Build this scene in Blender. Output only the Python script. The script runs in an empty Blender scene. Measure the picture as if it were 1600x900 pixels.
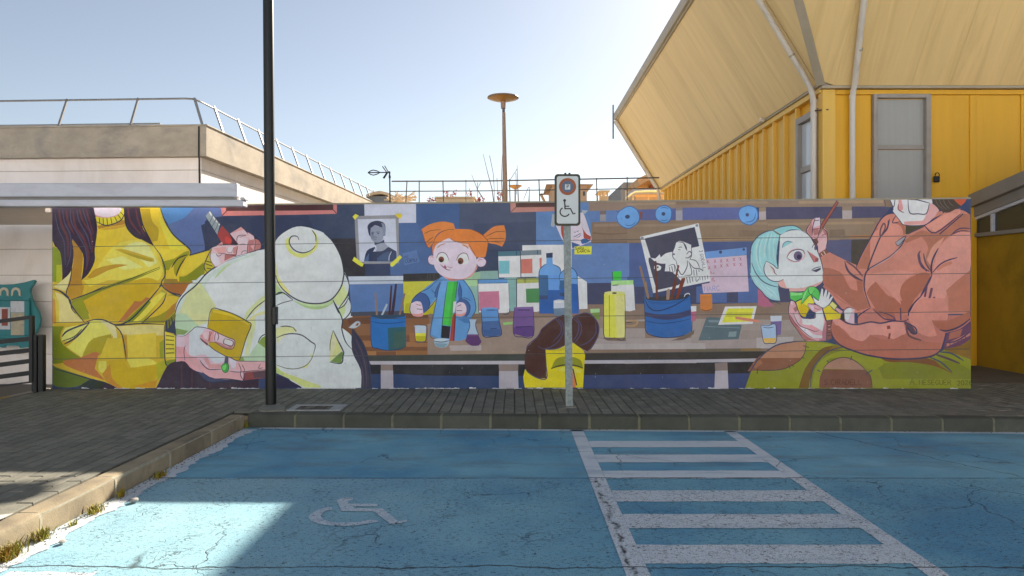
import bpy, math, random
from mathutils import Vector, Matrix
from mathutils.geometry import delaunay_2d_cdt
random.seed(7)
C = bpy.context.scene.collection
SC = bpy.context.scene
# ------------------------------------------------------------------ camera, sky, sun, exposure
F = 1066.67; CX = 804.0; CY = 442.0; EYE = 1.6
cam_d = bpy.data.cameras.new('camera'); cam = bpy.data.objects.new('camera', cam_d); C.objects.link(cam)
cam.location = (0, 0, EYE); cam.rotation_euler = (math.radians(90), 0, 0)
cam_d.sensor_width = 36; cam_d.lens = 24.0
cam_d.shift_x = -4 / 1600; cam_d.shift_y = -8 / 1600
cam_d.clip_start = 0.05; cam_d.clip_end = 2000
SC.camera = cam
SUN = Vector((0.68, 1.63, 1.0)).normalized()
elev = math.asin(SUN.z); azim = math.atan2(SUN.x, SUN.y)
world = bpy.data.worlds.new('World'); SC.world = world; world.use_nodes = True
wn = world.node_tree.nodes; wl = world.node_tree.links
bg = wn['Background']; sky = wn.new('ShaderNodeTexSky'); sky.sky_type = 'NISHITA'; sky.sun_disc = False
sky.sun_elevation = elev; sky.sun_rotation = azim; sky.altitude = 300; sky.air_density = 1.0; sky.dust_density = 0.45; sky.ozone_density = 1.0
hs = wn.new('ShaderNodeHueSaturation'); hs.inputs['Saturation'].default_value = 0.66; wl.new(sky.outputs[0], hs.inputs['Color']); wl.new(hs.outputs[0], bg.inputs[0]); bg.inputs[1].default_value = 0.05
sd = bpy.data.lights.new('sun', 'SUN'); sd.energy = 5.0; sd.angle = math.radians(0.55); sd.color = (1.0, 0.89, 0.75)
so = bpy.data.objects.new('sun', sd); C.objects.link(so); so.rotation_euler = SUN.to_track_quat('Z', 'Y').to_euler(); so.location = SUN * 60
SC.view_settings.view_transform = 'Standard'; SC.view_settings.look = 'None'
SC.view_settings.exposure = 1.36; SC.view_settings.gamma = 1.0
SC.view_settings.use_curve_mapping = False
SC.cycles.max_bounces = 8

# ------------------------------------------------------------------ helpers
def lin(c): return c / 12.92 if c <= 0.04045 else ((c + 0.055) / 1.055) ** 2.4
def hexc(h, k=1.0): return tuple(min(lin(int(h[i:i + 2], 16) / 255) * k, 0.92) for i in (0, 2, 4))
def at(px, py, Y): return Vector(((px - CX) / F * Y, Y, EYE + (CY - py) / F * Y))         # a point at distance Y
def gp(px, py, z=0.0):                                                                    # a point at height z
    Y = (EYE - z) * F / (py - CY); return Vector(((px - CX) / F * Y, Y, z))

class MB:
    def __init__(s): s.v = []; s.f = []
    def add(s, vs, fs):
        n = len(s.v); s.v += [tuple(v) for v in vs]; s.f += [tuple(i + n for i in f) for f in fs]; return s
    def box(s, x0, x1, y0, y1, z0, z1):
        return s.add([(x0, y0, z0), (x1, y0, z0), (x1, y1, z0), (x0, y1, z0), (x0, y0, z1), (x1, y0, z1), (x1, y1, z1), (x0, y1, z1)],
                     [(0, 3, 2, 1), (4, 5, 6, 7), (0, 1, 5, 4), (1, 2, 6, 5), (2, 3, 7, 6), (3, 0, 4, 7)])
    def cbox(s, x0, x1, y0, y1, z0, z1, c=0.01):                  # box with chamfered edges
        X = [x0, x1]; Yy = [y0, y1]; Z = [z0, z1]; vs = []; idx = {}
        for i in (0, 1):
            for j in (0, 1):
                for k in (0, 1):
                    sx, sy, sz = (1, -1)[i], (1, -1)[j], (1, -1)[k]
                    for a, d in enumerate(((0, c, c), (c, 0, c), (c, c, 0))):
                        idx[i, j, k, a] = len(vs); vs.append((X[i] + sx * d[0], Yy[j] + sy * d[1], Z[k] + sz * d[2]))
        I = idx; fs = []
        for i in (0, 1):
            q = [I[i, 0, 0, 0], I[i, 1, 0, 0], I[i, 1, 1, 0], I[i, 0, 1, 0]]; fs.append(q if i else q[::-1])
            q = [I[0, i, 0, 1], I[1, i, 0, 1], I[1, i, 1, 1], I[0, i, 1, 1]]; fs.append(q[::-1] if i else q)
            q = [I[0, 0, i, 2], I[1, 0, i, 2], I[1, 1, i, 2], I[0, 1, i, 2]]; fs.append(q if i else q[::-1])
        for a in (0, 1):
            for b in (0, 1):
                fs.append([I[a, b, 0, 0], I[a, b, 1, 0], I[a, b, 1, 1], I[a, b, 0, 1]])
                fs.append([I[a, 0, b, 0], I[a, 1, b, 0], I[a, 1, b, 2], I[a, 0, b, 2]])
                fs.append([I[0, a, b, 1], I[1, a, b, 1], I[1, a, b, 2], I[0, a, b, 2]])
                for k in (0, 1): fs.append([I[a, b, k, 0], I[a, b, k, 1], I[a, b, k, 2]])
        return s.add(vs, fs)
    def hexa(s, p): return s.add(p, [(0, 3, 2, 1), (4, 5, 6, 7), (0, 1, 5, 4), (1, 2, 6, 5), (2, 3, 7, 6), (3, 0, 4, 7)])
    def quad(s, a, b, c, d): return s.add([a, b, c, d], [(0, 1, 2, 3)])
    def slab(s, pts, n, t):                                       # polygon pushed along n by t
        k = len(pts); n = Vector(n); pts = [Vector(p) for p in pts]
        vs = pts + [p + n * t for p in pts]
        return s.add(vs, [tuple(range(k))[::-1], tuple(range(k, 2 * k))] + [(i, (i + 1) % k, k + (i + 1) % k, k + i) for i in range(k)])
    def tube(s, pts, r, n=10, cap=True):
        pts = [Vector(p) for p in pts]; m = len(pts); rs = r if isinstance(r, (list, tuple)) else [r] * m; vs = []; ref = None
        for i, p in enumerate(pts):
            d = (pts[min(i + 1, m - 1)] - pts[max(i - 1, 0)]).normalized()
            if ref is None: ref = d.orthogonal().normalized()
            u = (ref - d * ref.dot(d)); u = u.normalized() if u.length > 1e-6 else d.orthogonal().normalized(); ref = u; w = d.cross(u)
            for k in range(n):
                a = 2 * math.pi * k / n; vs.append(p + (u * math.cos(a) + w * math.sin(a)) * rs[i])
        fs = [(i * n + k, i * n + (k + 1) % n, (i + 1) * n + (k + 1) % n, (i + 1) * n + k) for i in range(m - 1) for k in range(n)]
        if cap: fs += [tuple(range(n))[::-1], tuple(range((m - 1) * n, m * n))]
        return s.add(vs, fs)
    def bar(s, a, b, w, h):                                       # rectangular bar between two points
        a = Vector(a); b = Vector(b); d = (b - a).normalized(); up = Vector((0, 0, 1)) if abs(d.z) < 0.9 else Vector((0, 1, 0))
        u = d.cross(up).normalized() * w / 2; v = u.cross(d).normalized() * h / 2
        return s.hexa([a - u - v, a + u - v, b + u - v, b - u - v, a - u + v, a + u + v, b + u + v, b - u + v])
    def lathe(s, prof, c, n=24):
        c = Vector(c); vs = []
        for r, z in prof:
            for k in range(n): a = 2 * math.pi * k / n; vs.append(c + Vector((r * math.cos(a), r * math.sin(a), z)))
        m = len(prof)
        fs = [(i * n + k, i * n + (k + 1) % n, (i + 1) * n + (k + 1) % n, (i + 1) * n + k) for i in range(m - 1) for k in range(n)]
        fs += [tuple(range(n))[::-1], tuple(range((m - 1) * n, m * n))]
        return s.add(vs, fs)
    def mesh(s, name, mat=None, smooth=False):
        me = bpy.data.meshes.new(name); me.from_pydata(s.v, [], s.f); me.update()
        if mat: me.materials.append(mat)
        if smooth:
            for p in me.polygons: p.use_smooth = True
            me.set_sharp_from_angle(angle=math.radians(40))
        return me

def obj(name, mb, mat, parent=None, smooth=False, label=None):
    me = mb if isinstance(mb, bpy.types.Mesh) else mb.mesh(name, mat, smooth)
    o = bpy.data.objects.new(name, me); C.objects.link(o)
    if parent:
        o.parent = parent
        if not parent.get('_loc'):
            p = parent; off = Vector((0, 0, 0))
            while p: off += p.location if p.type == 'EMPTY' else Vector((0, 0, 0)); p = p.parent if p.parent else None
            if parent.type == 'EMPTY': o.matrix_parent_inverse = Matrix.Translation(-parent.location)
    if label: o['label'] = label
    return o
def thing(name, label, cat, loc=(0, 0, 0), group=None, rz=0.0, local=False):
    o = bpy.data.objects.new(name, None); C.objects.link(o); o.location = loc; o.rotation_euler = (0, 0, rz); o.empty_display_size = 0.3
    o['label'] = label; o['category'] = cat
    if group: o['group'] = group
    if local: o['_loc'] = 1
    return o
def tag(o, label, cat, group=None):
    o['label'] = label; o['category'] = cat
    if group: o['group'] = group
    return o
def struct(name, mb, mat, label=None):
    o = obj(name, mb, mat); o['kind'] = 'structure'
    if label: o['label'] = label
    return o

# ------------------------------------------------------------------ materials
class NT:
    def __init__(s, name):
        s.m = bpy.data.materials.new(name); s.m.use_nodes = True; s.t = s.m.node_tree
        s.b = s.t.nodes['Principled BSDF']; s.g = s.t.nodes.new('ShaderNodeNewGeometry'); s.pos = s.g.outputs['Position']
    def n(s, t, **kw):
        x = s.t.nodes.new(t)
        for k, v in kw.items(): setattr(x, k, v)
        return x
    def link(s, a, b): s.t.links.new(a, b)
    def put(s, sock, v):
        if isinstance(v, bpy.types.NodeSocket): s.link(v, sock)
        elif isinstance(v, (tuple, list)): sock.default_value = tuple(v) + ((1,) if len(v) == 3 and sock.type == 'RGBA' else ())
        else: sock.default_value = v
    def math(s, op, a, b=0.0, clamp=False):
        x = s.n('ShaderNodeMath', operation=op, use_clamp=clamp); s.put(x.inputs[0], a); s.put(x.inputs[1], b); return x.outputs[0]
    def scale(s, v, sc):
        x = s.n('ShaderNodeVectorMath', operation='MULTIPLY'); s.put(x.inputs[0], v); x.inputs[1].default_value = sc if isinstance(sc, tuple) else (sc,) * 3; return x.outputs[0]
    def noise(s, scale, detail=4, rough=0.55, vec=None, dist=0.0):
        x = s.n('ShaderNodeTexNoise'); s.put(x.inputs['Vector'], vec if vec is not None else s.pos); x.inputs['Scale'].default_value = scale
        x.inputs['Detail'].default_value = detail; x.inputs['Roughness'].default_value = rough; x.inputs['Distortion'].default_value = dist; return x.outputs['Fac']
    def ramp(s, v, a, b, lo=0.0, hi=1.0):
        x = s.n('ShaderNodeMapRange', clamp=True); s.put(x.inputs['Value'], v)
        for i, k in enumerate((a, b, lo, hi)): x.inputs[i + 1].default_value = k
        return x.outputs[0]
    def mix(s, f, a, b, mode='MIX'):
        x = s.n('ShaderNodeMix', data_type='RGBA', blend_type=mode); s.put(x.inputs[0], f); s.put(x.inputs[6], a); s.put(x.inputs[7], b); return x.outputs[2]
    def sep(s, v=None):
        x = s.n('ShaderNodeSeparateXYZ'); s.put(x.inputs[0], v if v is not None else s.pos); return x.outputs
    def bump(s, h, strength=0.3, dist=0.01):
        x = s.n('ShaderNodeBump'); s.put(x.inputs['Height'], h); x.inputs['Strength'].default_value = strength; x.inputs['Distance'].default_value = dist
        s.link(x.outputs[0], s.b.inputs['Normal'])
    def done(s, col=None, rough=0.7, metal=0.0, spec=0.4):
        if col is not None: s.put(s.b.inputs['Base Color'], col)
        s.put(s.b.inputs['Roughness'], rough); s.put(s.b.inputs['Metallic'], metal); s.put(s.b.inputs['Specular IOR Level'], spec); return s.m

def mat(name, h, rough=0.7, var=0.12, vs=6.0, fine=60.0, bump=0.15, metal=0.0, spec=0.4, stain=None, stain_amt=0.35, stretch=(1, 1, 1), dirt=0.0, k=1.0, rand=0.0):
    m = NT(name); c = hexc(h, k); v = m.scale(m.pos, stretch)
    n1 = m.noise(vs, 5, 0.6, v); n2 = m.noise(fine, 3, 0.6)
    f = m.math('ADD', m.math('MULTIPLY', m.math('SUBTRACT', n1, 0.5), 2 * var * 2), m.math('MULTIPLY', m.math('SUBTRACT', n2, 0.5), var * 1.2))
    f = m.math('ADD', f, 1.0)
    if rand:
        oi = m.n('ShaderNodeObjectInfo'); f = m.math('MULTIPLY', f, m.ramp(oi.outputs['Random'], 0, 1, 1 - rand, 1 + rand))
    x = m.n('ShaderNodeVectorMath', operation='SCALE'); x.inputs[0].default_value = c; m.link(f, x.inputs['Scale']); col = x.outputs[0]
    if stain:
        sn = m.ramp(m.noise(vs * 0.4, 6, 0.65, v, 0.6), 0.5, 0.72, 0, stain_amt); col = m.mix(sn, col, hexc(stain))
    if dirt:
        sn = m.ramp(m.noise(vs * 2.3, 8, 0.75, v, 0.4), 0.56, 0.7, 0, dirt); col = m.mix(sn, col, (0.05, 0.045, 0.035))
    if bump: m.bump(m.math('ADD', n2, m.math('MULTIPLY', n1, 0.6)), bump, 0.006)
    return m.done(col, rough, metal, spec)

M = {}
M['concrete'] = mat('concrete', '9d968a', 0.85, 0.16, 3.5, 90, 0.3, stain='5a554e', stain_amt=0.5, dirt=0.3)
M['band'] = mat('weathered_concrete_band', 'b0a594', 0.85, 0.2, 2.2, 70, 0.3, stain='5f646a', stain_amt=0.55, stretch=(1, 1, 1.6), dirt=0.25)
M['beige'] = mat('beige_render', 'f2eae4', 0.85, 0.06, 2.0, 90, 0.25, stain='b9a68e', stain_amt=0.35, stretch=(1, 1, .5))
M['white_metal'] = mat('white_painted_metal', 'c9ccd6', 0.5, 0.05, 3, 60, 0.06, stain='8d8a86', stain_amt=0.35, stretch=(1, 1, 4), dirt=0.12)
M['slat'] = mat('soffit_slat', 'e6dace', 0.6, 0.08, 4, 50, 0.1, stretch=(.4, 3, 3))
M['galv'] = mat('galvanised_steel', '929c9b', 0.6, 0.25, 30, 140, 0.12, metal=0.1, stain='565f5c', stain_amt=0.6)
M['rail'] = mat('rail_steel', '8f8f90', 0.45, 0.08, 8, 80, 0.05, metal=0.5)
M['dark_rail'] = mat('dark_rail_steel', '6d635d', 0.5, 0.08, 8, 80, 0.05, metal=0.3)
M['pole'] = mat('dark_green_pole', '0d1210', 0.42, 0.15, 5, 90, 0.08, stretch=(3, 3, .4), spec=0.5)
M['black'] = mat('black_metal', '202223', 0.45, 0.12, 8, 90, 0.08)
M['yellow'] = mat('yellow_sheet', 'eeb42c', 0.45, 0.05, 1.8, 60, 0.05, stretch=(4, 4, .35), stain='c98c22', stain_amt=0.2)
M['yellow_pale'] = mat('yellow_sheet_side', 'f0c35c', 0.45, 0.06, 1.6, 60, 0.05, stretch=(4, 4, .3), stain='c8932a', stain_amt=0.25)
M['ochre'] = mat('ochre_wall', 'b08c20', 0.8, 0.1, 2.2, 80, 0.2, stain='5f4a10', stain_amt=0.5)
M['flare'] = mat('cream_cladding', 'f0d194', 0.38, 0.07, 1.3, 50, 0.05, stretch=(.8, 5, .3), stain='c7a566', stain_amt=0.5, rand=0.03, spec=0.5)
M['flare_front'] = mat('cream_cladding_front', 'f0d194', 0.38, 0.06, 1.3, 50, 0.05, stretch=(5, .8, .3), stain='c7a566', stain_amt=0.5, rand=0.03, spec=0.5)
M['trim'] = mat('grey_cream_trim', 'b9ad98', 0.5, 0.07, 3, 60, 0.06, stain='857b6c', stain_amt=0.3)
M['pipe'] = mat('white_plastic_pipe', 'ddd6cc', 0.4, 0.06, 4, 60, 0.04, stain='9c8f80', stain_amt=0.4, stretch=(2, 2, .5))
M['window_frame'] = mat('grey_window_frame', 'a89f96', 0.5, 0.07, 4, 60, 0.05, stain='6f675f', stain_amt=0.35)
M['shutter'] = mat('grey_blind', 'a9a8a3', 0.35, 0.05, 1.5, 40, 0.02, stretch=(14, 14, .3), spec=0.6)
M['fascia'] = mat('grey_fascia', '8f8b86', 0.6, 0.07, 2.5, 60, 0.08, stain='66625e', stain_amt=0.35)
M['teal'] = mat('teal_board', '2f7f85', 0.5, 0.08, 5, 80, 0.06, stain='23646b', stain_amt=0.3)
M['cream'] = mat('cream_paint', 'c6bca8', 0.6, 0.06, 6, 80, 0.05)
M['paper'] = mat('printed_paper', 'c9ccd2', 0.6, 0.12, 14, 60, 0.02, stain='8aa0b8', stain_amt=0.6)
M['paper_warm'] = mat('printed_warm_paper', 'b9ae92', 0.6, 0.2, 12, 60, 0.02, stain='7f8f96', stain_amt=0.6)
M['brick_red'] = mat('red_print', '8d4a3c', 0.6, 0.15, 12, 60, 0.02)
M['lamp'] = mat('lamp_brown', 'a58a74', 0.5, 0.08, 8, 70, 0.05)
M['lamp_glass'] = mat('amber_lamp_glass', 'c98b35', 0.3, 0.1, 12, 60, 0.02, spec=0.6)
M['wood'] = mat('tan_wood', 'cba47a', 0.7, 0.18, 6, 60, 0.2, stretch=(5, 5, .6))  # even tan base with streaked grain
M['house_pink'] = mat('pale_pink_render', 'd9b595', 0.85, 0.08, 1.0, 40, 0.2, stain='b48f70', stain_amt=0.3)
M['house_grey'] = mat('slate_grey_cladding', '8f9399', 0.7, 0.08, 1.0, 40, 0.1)
M['house_tan'] = mat('tan_render', 'e0bb94', 0.85, 0.1, 1.2, 40, 0.2, stain='a6764a', stain_amt=0.35)
M['roof_tile'] = mat('brown_roof', 'c7a788', 0.8, 0.2, 3, 30, 0.3)
M['pale_wood'] = mat('pale_tan_wood', 'e3c9a6', 0.7, 0.15, 6, 60, 0.2)  # even paler base with mottled grain
M['steel'] = mat('polished_steel', 'c9d2da', 0.25, 0.03, 3, 40, 0.02, metal=0.5)
M['bark'] = mat('grey_twig', '8f8078', 0.8, 0.15, 12, 60, 0.1)
M['flower'] = mat('red_blossom', 'b5543f', 0.7, 0.2, 20, 60, 0.1)
M['dark_glass'] = mat('dark_glass', '3f4540', 0.12, 0.1, 2, 30, 0.0, spec=0.8)
M['terrace'] = mat('terrace_concrete', 'a8a08c', 0.85, 0.15, 1.5, 40, 0.2, stain='7a7468', stain_amt=0.4)
M['soil'] = mat('distant_ground', '7a7060', 0.9, 0.2, 0.5, 8, 0.3)
M['bounce_plaza'] = mat('bounce_plaza_concrete', 'cfc8ba', 0.9, 0.1, 1.5, 40, 0.2, stain='9a9284', stain_amt=0.3)  # pale concrete of the added bounce ground
M['bounce_render'] = mat('bounce_render', 'dde3ee', 0.9, 0.04, 1.5, 40, 0.2)  # for the added houses that bounce light, cool white
M['grit'] = mat('brown_grit', '6a5c44', 0.95, 0.3, 40, 150, 0.1)
M['court'] = mat('courtyard_concrete', '66625b', 0.9, 0.18, 1.6, 60, 0.25, stain='45423d', stain_amt=0.5)
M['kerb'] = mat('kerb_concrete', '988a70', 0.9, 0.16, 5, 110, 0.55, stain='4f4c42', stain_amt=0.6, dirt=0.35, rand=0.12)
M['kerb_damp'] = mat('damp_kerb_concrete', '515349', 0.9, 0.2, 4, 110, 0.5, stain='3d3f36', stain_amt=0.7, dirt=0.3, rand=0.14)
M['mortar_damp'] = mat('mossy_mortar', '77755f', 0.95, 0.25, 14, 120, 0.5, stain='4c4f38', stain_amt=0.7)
M['mortar'] = mat('pale_mortar', 'aaa38f', 0.95, 0.25, 14, 120, 0.5, stain='6b6a4a', stain_amt=0.6)
M['paver'] = mat('concrete_paver', '7a786c', 0.9, 0.2, 9, 130, 0.5, stain='565550', stain_amt=0.5, rand=0.13, dirt=0.2)
M['bed'] = mat('mossy_joint_sand', '34342a', 0.95, 0.3, 12, 120, 0.3)
M['rust'] = mat('rusty_iron', '4a3a34', 0.75, 0.3, 30, 120, 0.3)
M['drain_frame'] = mat('pale_drain_frame', 'a9acab', 0.85, 0.18, 16, 120, 0.3, stain='77746c', stain_amt=0.5)
M['pad'] = mat('concrete_pad', '86857a', 0.92, 0.2, 10, 120, 0.5, stain='5b5a4d', stain_amt=0.5)
M['weed'] = mat('dry_weed', '8f8a2c', 0.7, 0.35, 18, 60, 0.0, stain='a0561f', stain_amt=0.9)
M['sign_white'] = mat('sign_white', 'c9d2d4', 0.4, 0.04, 6, 60, 0.02)
M['sign_border'] = mat('sign_border', '3b3d2e', 0.5, 0.12, 12, 80, 0.05)
M['sign_black'] = mat('sign_black', '1f2321', 0.5, 0.1, 12, 80, 0.02)
M['sign_ring'] = mat('faded_red_ring', '9c5636', 0.5, 0.1, 14, 80, 0.02)
M['sign_blue'] = mat('faded_blue_disc', '556a86', 0.5, 0.1, 14, 80, 0.02, stain='7b6a62', stain_amt=0.4)
M['core'] = mat('joint_grey', '5b6068', 0.9, 0.1, 8, 60, 0.1)
M['raw_wall'] = mat('raw_wall', 'a8a196', 0.9, 0.1, 3, 80, 0.3)
M['stone'] = mat('pale_stone', '9d9a94', 0.9, 0.15, 30, 120, 0.4)
M['yellow_line'] = mat('worn_yellow_line', 'b3942c', 0.85, 0.25, 20, 100, 0.3)
M['white_patch'] = mat('worn_white_patch', 'c2beb4', 0.85, 0.15, 14, 100, 0.3)

def cracks(m):                       # fine crazing and long wandering cracks in the old asphalt, as a 0..1 mask
    wob = m.n('ShaderNodeTexNoise'); wob.inputs['Scale'].default_value = 5; wob.inputs['Detail'].default_value = 4; m.link(m.pos, wob.inputs['Vector'])
    d = m.n('ShaderNodeVectorMath', operation='MULTIPLY_ADD'); m.link(wob.outputs['Color'], d.inputs[0]); d.inputs[1].default_value = (0.28, 0.28, 0); m.link(m.pos, d.inputs[2])
    p = d.outputs[0]; sx = m.sep(); X, Y = sx[0], sx[1]
    v1 = m.n('ShaderNodeTexVoronoi', feature='DISTANCE_TO_EDGE'); v1.inputs['Scale'].default_value = 1.5; m.link(p, v1.inputs['Vector'])
    c1 = m.ramp(v1.outputs['Distance'], 0.0, 0.011, 1, 0)
    c1 = m.math('MULTIPLY', c1, m.ramp(m.noise(0.9, 3, 0.5), 0.5, 0.62))
    v2 = m.n('ShaderNodeTexVoronoi', feature='DISTANCE_TO_EDGE'); v2.inputs['Scale'].default_value = 11; m.link(p, v2.inputs['Vector'])
    c2 = m.ramp(v2.outputs['Distance'], 0.0, 0.035, 1, 0)
    near = m.ramp(Y, 5.58, 5.60, 1, 0)
    c2 = m.math('MULTIPLY', c2, m.math('MULTIPLY', m.ramp(m.noise(2.6, 4, 0.7), 0.5, 0.64, 0, .8), m.math('ADD', m.math('MULTIPLY', near, .8), .2)))
    w1 = m.math('MULTIPLY', m.math('SUBTRACT', m.noise(2.2, 5, 0.6), 0.5), 0.16)
    w0 = m.math('MULTIPLY', m.math('SUBTRACT', m.noise(7, 4, 0.6), 0.5), 0.02)
    seam = m.ramp(m.math('ABSOLUTE', m.math('SUBTRACT', m.math('ADD', Y, w0), 5.595)), 0.004, 0.013, 1, 0)
    seam = m.math('MULTIPLY', seam, m.ramp(m.noise(3.2, 4, 0.7), 0.38, 0.5, .15, 1))
    cr = m.ramp(m.math('ABSOLUTE', m.math('SUBTRACT', m.math('ADD', Y, w1), 3.84)), 0.002, 0.012, 1, 0)
    # a diagonal crack in the right-hand bay and a ragged one along the left hatch line
    dg = m.math('ADD', m.math('SUBTRACT', X, m.math('MULTIPLY', m.math('SUBTRACT', 7.1, Y), 0.55)), m.math('MULTIPLY', w1, 2.0))
    cr2 = m.math('MULTIPLY', m.ramp(m.math('ABSOLUTE', m.math('SUBTRACT', dg, 3.35)), 0.002, 0.013, 1, 0), m.ramp(Y, 5.6, 5.7))
    hl = m.math('MULTIPLY', m.ramp(m.math('ABSOLUTE', m.math('ADD', m.math('SUBTRACT', X, 0.655), m.math('MULTIPLY', w1, 1.2))), 0.003, 0.022, 1, 0), m.math('MULTIPLY', near, m.ramp(m.noise(9, 4, 0.7), 0.42, 0.56)))
    tot = m.math('MAXIMUM', m.math('MAXIMUM', c1, c2), m.math('MAXIMUM', m.math('MAXIMUM', seam, cr), m.math('MAXIMUM', cr2, hl)))
    return tot, near, X, Y

def paint_mat(name, base, light, worn, speck):
    m = NT(name); cr, near, X, Y = cracks(m)
    big = m.noise(0.8, 5, 0.6); stre = m.noise(2.2, 6, 0.65, m.scale(m.pos, (.55, 2.0, 1)))
    fine = m.noise(1, 3, 0.75, m.scale(m.pos, (30, 52, 30))); grain = m.noise(150, 2, 0.6)
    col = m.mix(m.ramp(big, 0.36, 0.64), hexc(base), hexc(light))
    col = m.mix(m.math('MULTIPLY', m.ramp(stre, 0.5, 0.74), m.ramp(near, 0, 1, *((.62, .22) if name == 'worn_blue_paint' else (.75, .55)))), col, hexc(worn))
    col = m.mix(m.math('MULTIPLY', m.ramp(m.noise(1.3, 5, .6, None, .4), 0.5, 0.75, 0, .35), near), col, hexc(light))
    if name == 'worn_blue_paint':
        lit_wear = m.math('MULTIPLY', m.math('MULTIPLY', m.ramp(X, 0.9, -2.4, 0, .62), m.ramp(m.noise(1.1, 5, .6), .3, .6, .45, 1)), near)  # left part paler: pale wear plus sunlit whiteness put into the colour
        col = m.mix(lit_wear, col, hexc('abccd2'))
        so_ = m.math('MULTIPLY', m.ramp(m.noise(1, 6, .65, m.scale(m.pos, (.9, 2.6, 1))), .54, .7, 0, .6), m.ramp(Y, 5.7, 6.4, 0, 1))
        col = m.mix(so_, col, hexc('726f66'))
    dots = m.math('MULTIPLY', m.ramp(fine, 0.565, 0.62), m.ramp(m.noise(5, 4, 0.65), 0.36, 0.62, .15, 1))
    dots = m.math('MULTIPLY', dots, m.math('ADD', m.math('MULTIPLY', near, speck), speck * .16))
    dot2 = m.math('MULTIPLY', m.ramp(grain, 0.57, 0.66), m.math('ADD', m.math('MULTIPLY', near, speck * .8), .08))
    col = m.mix(m.math('MAXIMUM', dots, dot2), col, (0.035, 0.04, 0.045))
    col = m.mix(m.math('MULTIPLY', cr, 0.92), col, (0.018, 0.02, 0.018))
    h = m.math('SUBTRACT', m.math('ADD', m.math('MULTIPLY', grain, .6), m.math('MULTIPLY', fine, .7)), m.math('MULTIPLY', cr, 1.5))
    m.bump(h, 0.55, 0.005)
    return m.done(col, m.ramp(fine, .3, .7, .62, .85), 0, 0.35)
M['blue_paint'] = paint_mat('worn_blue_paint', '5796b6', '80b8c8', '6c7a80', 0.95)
M['line_paint'] = paint_mat('worn_white_paint', 'd0d8dd', 'd8dfe3', '7d9cb0', 1.0)
M['symbol_paint'] = paint_mat('thin_white_paint', 'c2d0da', 'c6d4dd', '6f9fbc', 0.9)
am = NT('asphalt'); g1 = am.noise(120, 3, .7); am.bump(g1, .5, .005)
M['asphalt'] = am.done(am.mix(am.ramp(am.noise(2, 5, .6), .3, .7), (.042, .042, .043), am.mix(am.ramp(g1, .4, .65), (.05, .05, .05), (.09, .088, .085))), .9)
# ------------------------------------------------------------------ ground, parking bay, markings
ground = struct('ground', MB().quad((-400, -150, -.36), (400, -150, -.36), (400, 700, -.36), (-400, 700, -.36)), M['soil'])
road = struct('road', MB().box(-60, 60, -40, 7.75, -.3, -.004), M['asphalt'])
struct('bounce_plaza', MB().box(-60, 60, -60, -2.2, -.29, .0), M['bounce_plaza'])  # unseen pale ground added behind the camera to bounce sunlight forward
def kerbY(x): return 7.55 - 0.0297 * (x + 2.97)
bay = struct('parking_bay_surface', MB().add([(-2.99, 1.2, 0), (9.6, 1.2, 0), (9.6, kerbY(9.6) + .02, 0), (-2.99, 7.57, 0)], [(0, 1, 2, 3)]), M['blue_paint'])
def flat(name, pts, z=0.004, m='line_paint', label=None):
    mb = MB(); 
    for p in (pts if isinstance(pts[0][0], (tuple, list)) else [pts]): mb.add([(x, y, z) for x, y in p], [tuple(range(len(p)))])
    return struct(name, mb, M[m], label)
def ragged(x0, x1, y0, y1, n=24, a=.006):
    top = [(x0 + (x1 - x0) * i / n, y1 + random.uniform(-a, a)) for i in range(n + 1)]
    bot = [(x0 + (x1 - x0) * i / n, y0 + random.uniform(-a, a)) for i in range(n + 1)]
    return [(bot[i], bot[i + 1], top[i + 1], top[i]) for i in range(n)]
flat('parking_line', [((x0 := .61), 1.3), (.742, 1.3), (.742, 7.42), (.61, 7.42)])
flat('parking_line', [(2.255, 1.3), (2.375, 1.3), (2.375, 7.36), (2.255, 7.36)])
for y1, y0 in ((6.896, 6.628), (6.349, 6.074), (5.805, 5.577), (5.251, 4.985), (4.715, 4.444), (4.163, 3.883), (3.62, 3.34), (3.07, 2.8)):
    flat('hatch_bar', ragged(.744, 2.253, y0, y1))
flat('kerb_line', [((-2.8 + i * .4), kerbY(-2.8 + i * .4) - .085 + random.uniform(-.006, .006)) for i in range(31)] + [((9.2 - i * .4), kerbY(9.2 - i * .4) - .005) for i in range(31)])
flat('kerb_line', [(-2.975, 1.3), (-2.80, 1.3)] + [(-2.825 + random.uniform(-.028, .022) + .02 * math.sin(i * .37), 1.3 + i * .05) for i in range(1, 123)] + [(-2.82, 7.46), (-2.975, 7.46)])
flat('end_line', ragged(-2.79, -2.3, 3.66, 3.77, 12, .012))
sy = []
def gpx(*pts): return [gp(440 + u / 6.667, 740 + v / 6.667)[:2] for u, v in pts]
sy.append(gpx((575, 282), (620, 260), (690, 252), (745, 258), (742, 280), (700, 285), (690, 318), (1000, 320), (1000, 346), (760, 348), (755, 366), (960, 368), (1050, 368), (1215, 500), (1300, 488), (1312, 505), (1235, 522), (1130, 532), (965, 400), (620, 396)))
ring_o = [(520, 350), (440, 362), (360, 390), (300, 430), (280, 462), (310, 500), (370, 524), (450, 540), (560, 550), (680, 550), (800, 542), (900, 525), (1015, 505)]
ring_i = [(525, 380), (480, 388), (435, 405), (415, 430), (412, 455), (430, 480), (480, 500), (560, 512), (680, 515), (790, 510), (890, 490), (985, 484)]
ri = [ring_i[0]] + ring_i + [ring_i[-1]]
ro = ring_o + [ring_o[-1]]
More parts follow.
